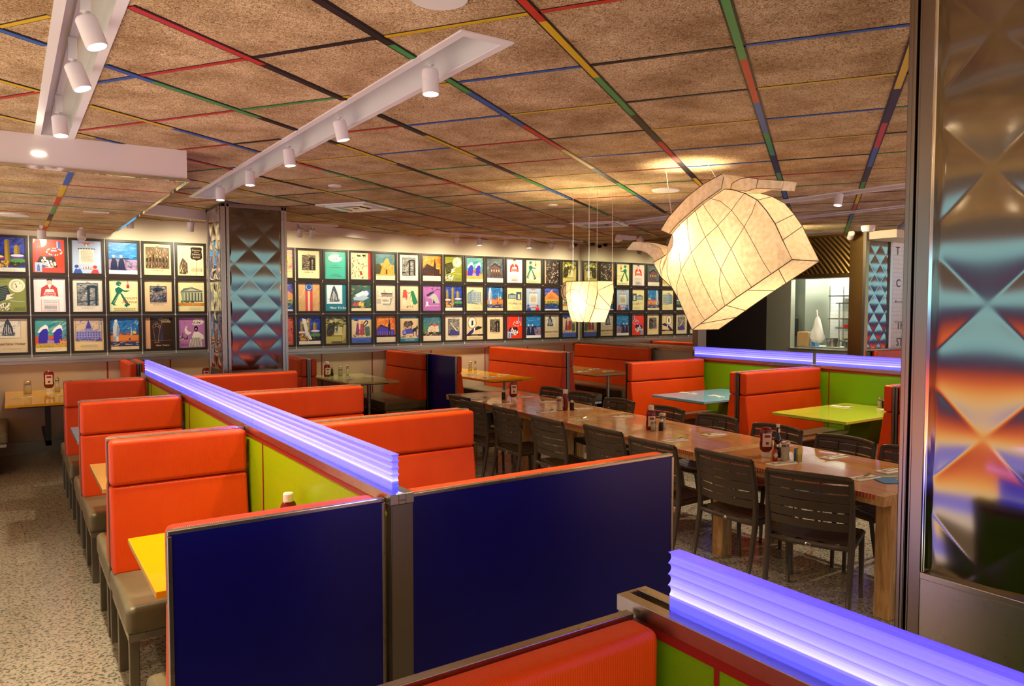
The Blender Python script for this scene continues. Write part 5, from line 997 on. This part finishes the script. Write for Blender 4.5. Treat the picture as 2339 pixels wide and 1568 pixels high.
mb.tube([(TX, *p) for p in BODY + BODY[:1]], .004, 5).tube([(TX + TH, *p) for p in BODY[3:14]], .004, 5).tube([(TX + .045, *p) for p in ((4.81, 2.393), (4.877, 2.481), (4.966, 2.519), (5.12, 2.557), (5.231, 2.565))], .003, 5)
for X_ in (TX - .034, TX + TH + .032): mb.tube([(X_, *p) for p in col_ + col_[:1]], .0035, 5)
for P_ in ([(4.116, 2.915), (4.101, 2.963), (4.019, 2.989), (3.938, 2.988), (3.841, 2.963), (3.862, 2.893), (3.959, 2.88)], [(3.845, 2.963), (3.603, 2.916), (3.623, 2.853), (3.862, 2.893)]): mb.tube([(TX + .074, *p) for p in P_ + P_[:1]], .003, 5)
mb.build('wire_ribs', 'paper_rib', t)
MB().tube([(5.04, 4.3, 2.98), (5.04, 4.45, ZC)], .003, 6).tube([(5.0, 4.8, 2.65), (5.0, 4.9, ZC)], .003, 6).build('hanging_cord', 'white_plastic', t)
def bulb(par, loc, e, r=.04):
    l = bpy.data.lights.new('bulb', 'POINT'); l.energy = e; l.color = (1, .82, .52); l.shadow_soft_size = r
    o = bpy.data.objects.new('bulb', l); COL.objects.link(o); o.parent = par; o.location = loc
bulb(t, (4.97, 4.6, 2.5), 11); bulb(t, (5.1, 4.1, 2.35), 8, .1)
l = bpy.data.lights.new('top_opening', 'SPOT'); l.energy = 45; l.color = (1, .86, .6); l.spot_size = R(110); l.spot_blend = .6; l.shadow_soft_size = .03
lo = bpy.data.objects.new('top_opening', l); COL.objects.link(lo); lo.parent = t; lo.location = (5.0, 4.62, 2.83); lo.rotation_euler = (PI, 0, 0)
t = thing('cup_lantern', 'smaller teacup shaped paper lantern hanging left of the teapot lantern', 'lantern', (0, 0, 0))
CUP = [(6.49, 2.233), (5.966, 2.221), (5.954, 2.108), (6.009, 1.939), (6.093, 1.789), (6.382, 1.789), (6.458, 1.939), (6.496, 2.096)]
mb, gc = lantern_shell(CUP, 5.1, .22, .03); mb.build('body', 'rice_paper', t)
mb = MB()
for q in ([(6.489, 2.096), (6.376, 2.146), (6.262, 2.133), (6.181, 2.061), (6.086, 1.979), (6.009, 1.957), (5.953, 1.961)], [(6.483, 1.991), (6.392, 2.022), (6.309, 1.99), (6.236, 1.888), (6.179, 1.789)], [(6.376, 2.228), (6.392, 2.146), (6.366, 1.939), (6.3, 1.79)], [(6.198, 2.226), (6.237, 2.092), (6.236, 1.898)], [(6.08, 2.222), (6.087, 2.09), (6.133, 1.889), (6.179, 1.79)]): rib(mb, q, gc, 5.1, CUP)
mb.tube([(5.1, *p) for p in CUP + CUP[:1]], .004, 5)
for a, b in (((5.96, 2.12), (5.96, 2.2)), ((5.96, 2.1), (6.0, 1.95)), ((6.01, 1.94), (6.03, 1.92))): mb.tube([(5.1, *a), (5.32, *b)], .003, 5)
mb.build('wire_ribs', 'paper_rib', t)
MB().prism([(6.53 + .085 * math.cos(k * PI / 8), 2.125 + .1 * math.sin(k * PI / 8)) for k in range(16)], 5.13, 5.2, 'x').build('handle', 'rice_paper', t)
MB().tube([(5.126, 6.53 + .055 * math.cos(k * PI / 8), 2.125 + .07 * math.sin(k * PI / 8)) for k in range(17)], .005, 5).tube([(5.126, 6.53 + .085 * math.cos(k * PI / 8), 2.125 + .1 * math.sin(k * PI / 8)) for k in range(17)], .004, 5).build('handle_ring', 'paper_rib', t)
for x, y in ((5.1, 6.37), (5.2, 6.22), (5.1, 5.97), (5.32, 5.98)): MB().tube([(x, y, 2.22), (x, y, ZC)], .0022, 5).build('hanging_cord', 'white_plastic', t)
bulb(t, (5.2, 6.25, 2.0), 8)
l = bpy.data.lights.new('top_opening', 'SPOT'); l.energy = 85; l.color = (1, .82, .5); l.spot_size = R(150); l.spot_blend = .8; l.shadow_soft_size = .05
lo = bpy.data.objects.new('top_opening', l); COL.objects.link(lo); lo.parent = t; lo.location = (5.21, 6.2, 2.26); lo.rotation_euler = (PI, 0, 0)
# ================================================================== kitchen and right end
t = thing('kitchen_pass', 'stainless pass through frame with ribbed bronze hood panel above the kitchen opening', 'kitchen opening', (XK, 7.0, 0))
mb = MB(); nY = 130
# diagonal fluted panel facing -x
w0, w1, z0, z1 = .27, 1.93, 2.53, ZC - .04; nu, nv = 110, 50; vs = []
for j in range(nv + 1):
    for i in range(nu + 1):
        y, z = w0 + (w1 - w0) * i / nu, z0 + (z1 - z0) * j / nv; s_ = (y * .9 - z * .8 + .025 * math.sin(z * 5)); vs.append((-.015 - .010 * abs(math.sin(PI * s_ / .085)), y, z))
mb.add(vs, [(j * (nu + 1) + i, (j + 1) * (nu + 1) + i, (j + 1) * (nu + 1) + i + 1, j * (nu + 1) + i + 1) for j in range(nv) for i in range(nu)]); mb.build('fluted_hood_panel', 'bronze_steel', t, smooth=True)
MB().box(-.04, w0, 2.47, .0, w1, 2.53).box(-.04, w0, ZC - .04, 0, w1, ZC - .005).build('hood_trim', 'bronze_steel', t)
MB().box(-.03, 0, 0, .1, .27, ZC - .01).build('jamb_panel', 'bronze_steel', t); MB().box(-.05, -.03, 0, -.03, .02, ZC - .01).build('corner_bead', 'dark_steel', t)
MB().box(-.06, .27, 1.18, .35, 1.41, 1.21).build('pass_shelf', 'steel', t)
MB().box(.0, .27, 2.45, .1, 1.93, ZC).build('header', 'kitchen_steel', t)
# kitchen interior pieces
t = thing('refrigerator', 'tall stainless cabinet behind the kitchen opening, on the left', 'cabinet', (12.5, 8.7, 0)); MB().box(0, -.1, 0, .75, 1.0, 2.48).build('cabinet_body', 'kitchen_steel', t); MB().box(-.02, .05, 1.5, 0, .3, 1.62).build('paper_tray', 'white_plastic', t)
t = thing('shelving_rack', 'wire shelving rack in the kitchen', 'shelving', (13.1, 8.05, 0))
for x, y in ((-.2, -.3), (-.2, .3), (.25, -.3), (.25, .3)): MB().tube([(x, y, 0), (x, y, 2.35)], .012, 8).build('post', 'steel', t)
for z in (1.3, 1.72, 2.15): MB().box(-.22, -.32, z, .27, .32, z + .02).build('shelf', 'dark_steel', t)
t = thing('wall_shelf', 'short kitchen wall shelf holding glass jars', 'shelf', (12.85, 7.4, 0))
for z in (1.68, 2.03): MB().box(0, -.35, z, .5, .3, z + .02).prism([(0, z), (.3, z), (.3, z - .18)], -.02, .02, 'y').build('shelf', 'dark_steel', t)
t = thing('storage_jar', 'clear jar with a green lid on the upper kitchen shelf', 'jar', (13.0, 7.585, 2.051)); MB().lathe([(.08, 0), (.09, .03), (.09, .14), (.06, .19)], n=20).build('jar_body', 'glass', t, smooth=True); MB().lathe([(.062, .19), (.062, .215)], n=20).build('lid', 'green_plastic', t)
for k in range(5):
    t = tag(MB().lathe([(.03, 0), (.034, .12)], n=14).build('drinking_glass', 'glass', None, (12.92 + .03 * (k % 2), 7.1 + .09 * k + .05, 1.701)), 'upturned drinking glass on the lower kitchen shelf', 'glass', 'drinking glasses on the kitchen shelf')
t = thing('kitchen_counter', 'dark kitchen counter with a steel top behind the opening', 'counter', (12.2, 7.3, 0)); MB().box(0, 0, 0, .55, 1.25, 1.2).build('counter_base', 'dark_frame', t); MB().box(-.02, 0, 1.2, .57, 1.25, 1.23).build('worktop', 'kitchen_steel', t)
for (x, y), l_ in (((12.4, 7.95), 'large steel pot on the kitchen counter'), ((12.4, 7.6), 'smaller steel pot at the right of the kitchen counter')):
    t = thing('cooking_pot', l_, 'pot', (x, y, 1.231)); MB().lathe([(.11, 0), (.115, .16)], n=20).build('pot_body', 'steel', t); MB().tube([(-.13, -.03, .12), (-.16, 0, .12), (-.13, .03, .12)], .008, 6).build('handle', 'chrome', t)
t = thing('plastic_bag', 'crumpled white plastic bag hanging in the kitchen opening', 'bag', (12.15, 8.1, 1.3)); rd = random.Random(3)
mb = MB(); prof = [(.02, .48), (.05, .42), (.07, .32), (.11, .2), (.13, .1), (.1, .02), (.03, 0)]
vs = [(r * (1 + .28 * math.sin(5 * a + z * 20) + .15 * math.sin(9 * a - z * 43)) * math.cos(a) * .6, r * (1 + .25 * math.sin(5 * a + z * 20)) * math.sin(a), z) for r, z in prof for a in [2 * PI * k / 18 for k in range(18)]]
mb.add(vs, [(i * 18 + k, i * 18 + (k + 1) % 18, (i + 1) * 18 + (k + 1) % 18, (i + 1) * 18 + k) for i in range(6) for k in range(18)]); mb.build('bag_body', 'bag_white', t, smooth=True); MB().tube([(0, 0, .47), (0, .02, .6)], .012, 6).build('handle', 'bag_white', t)
t = thing('towel_dispenser', 'black paper towel dispenser in the kitchen opening', 'dispenser', (12.35, 8.8, 1.42)); MB().box(-.06, -.14, 0, .06, .14, .33).build('dispenser_case', 'black_plastic', t, bevel=.02); MB().box(-.065, -.03, .07, -.058, .0, .09).build('dispenser_mark', 'white_plastic', t)
t = tag(MB().box(-.08, -.12, 0, .08, .12, .26).build('paper_bag', 'bag_brown', None, (12.3, 8.45, 1.231), bevel=.01), 'brown paper bag on the kitchen counter', 'bag')
tag(MB().box(-.06, -.05, 0, .06, .05, .22).build('carton', 'packet_blue', None, (12.3, 8.25, 1.231)), 'blue and white carton beside the brown paper bag', 'carton')
tag(MB().box(-.1, -.15, 0, .1, .15, .1).build('yellow_tub', 'yellow_card', None, (13.0, 7.34, 2.051)), 'yellow tub on the upper kitchen shelf', 'tub')
tag(MB().box(-.1, -.16, 0, .1, .16, .05).build('red_tray', 'red_plastic', None, (12.35, 7.5, 1.59)), 'red tray on the pass rack', 'tray')
t = thing('pass_rack', 'steel tube rack standing on the kitchen pass', 'rack', (12.35, 7.5, 1.231))
for y in (-.22, .3): MB().tube([(0, y, 0), (0, y, .8)], .014, 8).build('post', 'steel', t)
for z in (.34, .78): MB().box(-.12, -.22, z, .12, .3, z + .018).build('shelf', 'steel', t)
t = thing('fill_lamp', 'small round downlight on the ceiling before the kitchen hood', 'light', (9.9, 7.2, ZC)); MB().lathe([(.07, 0), (.07, -.008)][::-1], n=20).build('lens', 'lampface', t)  # lamp added to brighten the bronze hood
l = bpy.data.lights.new('lamp', 'SPOT'); l.energy = 200; l.color = (1, .82, .5); l.spot_size = R(150); l.spot_blend = .5; l.shadow_soft_size = .06
lo = bpy.data.objects.new('lamp', l); COL.objects.link(lo); lo.parent = t; lo.location = (0, 0, -.05); lo.rotation_euler = (0, R(-40), 0)
l = bpy.data.lights.new('kitchen_light', 'AREA'); l.size = .8; l.energy = 70; l.color = (.9, 1, .88); lo = bpy.data.objects.new('kitchen_light', l); COL.objects.link(lo); lo.location = (12.6, 8.0, ZC - .03)
# quilted panel on the tiled return wall and the lettering
t = thing('quilted_wall_panel', 'quilted steel panel on the wall beside the kitchen', 'wall panel', (11.86, 7.05, 1.24))
quilt(MB(), .66, 1.83, .33, .1, .05, 'x', amp=.005, step=.011).build('quilted_sheet', 'quilted_steel', t, (.07, 0, 0), smooth=True)
MB().box(0, -.03, 0, .07, .01, 1.83).box(.73, -.03, 0, .8, .01, 1.83).box(0, -.03, -.04, .8, .01, 0).build('panel_edging', 'steel', t, bevel=.004)
struct('trim_11', MB().box(XK + .02, 6.5, ZC - .13, 16, 7.06, ZC - .001), 'cream_paint')
mbw = MB()
for txt, px0, z, sz in (('T', 12.82, 2.86, .2), ('C', 12.85, 2.3, .2), ('-', 12.83, 2.02, .16), ('TH', 12.9, 1.56, .2), ('ST', 12.9, 1.24 + .03, .2)):
    v, f = textmesh(txt, sz, align='LEFT'); mbw.add([(px0 + a, 7.054, z + b) for a, b, _ in v], f)
tag(mbw.build('wall_lettering', 'black_plastic'), 'black letters on the white tiled wall beside the right column', 'lettering')
t = thing('alarm_strobe', 'round white perforated alarm sounder on the ceiling near the kitchen', 'alarm', (11.0, 6.5, ZC)); MB().lathe([(.1, 0), (.1, -.05), (.08, -.09)][::-1], n=18).build('sounder_case', 'white_plastic', t)
t = thing('wall_camera', 'white bullet camera at the top of the kitchen jamb', 'camera', (11.6, 7.15, ZC - .06)); MB().lathe([(.05, -.09), (.05, .08), (.04, .09)], n=16).build('camera_body', 'white_plastic', t).rotation_euler = (R(70), 0, R(-50)); MB().box(-.02, -.02, 0, .02, .02, .06).build('mount', 'white_plastic', t)
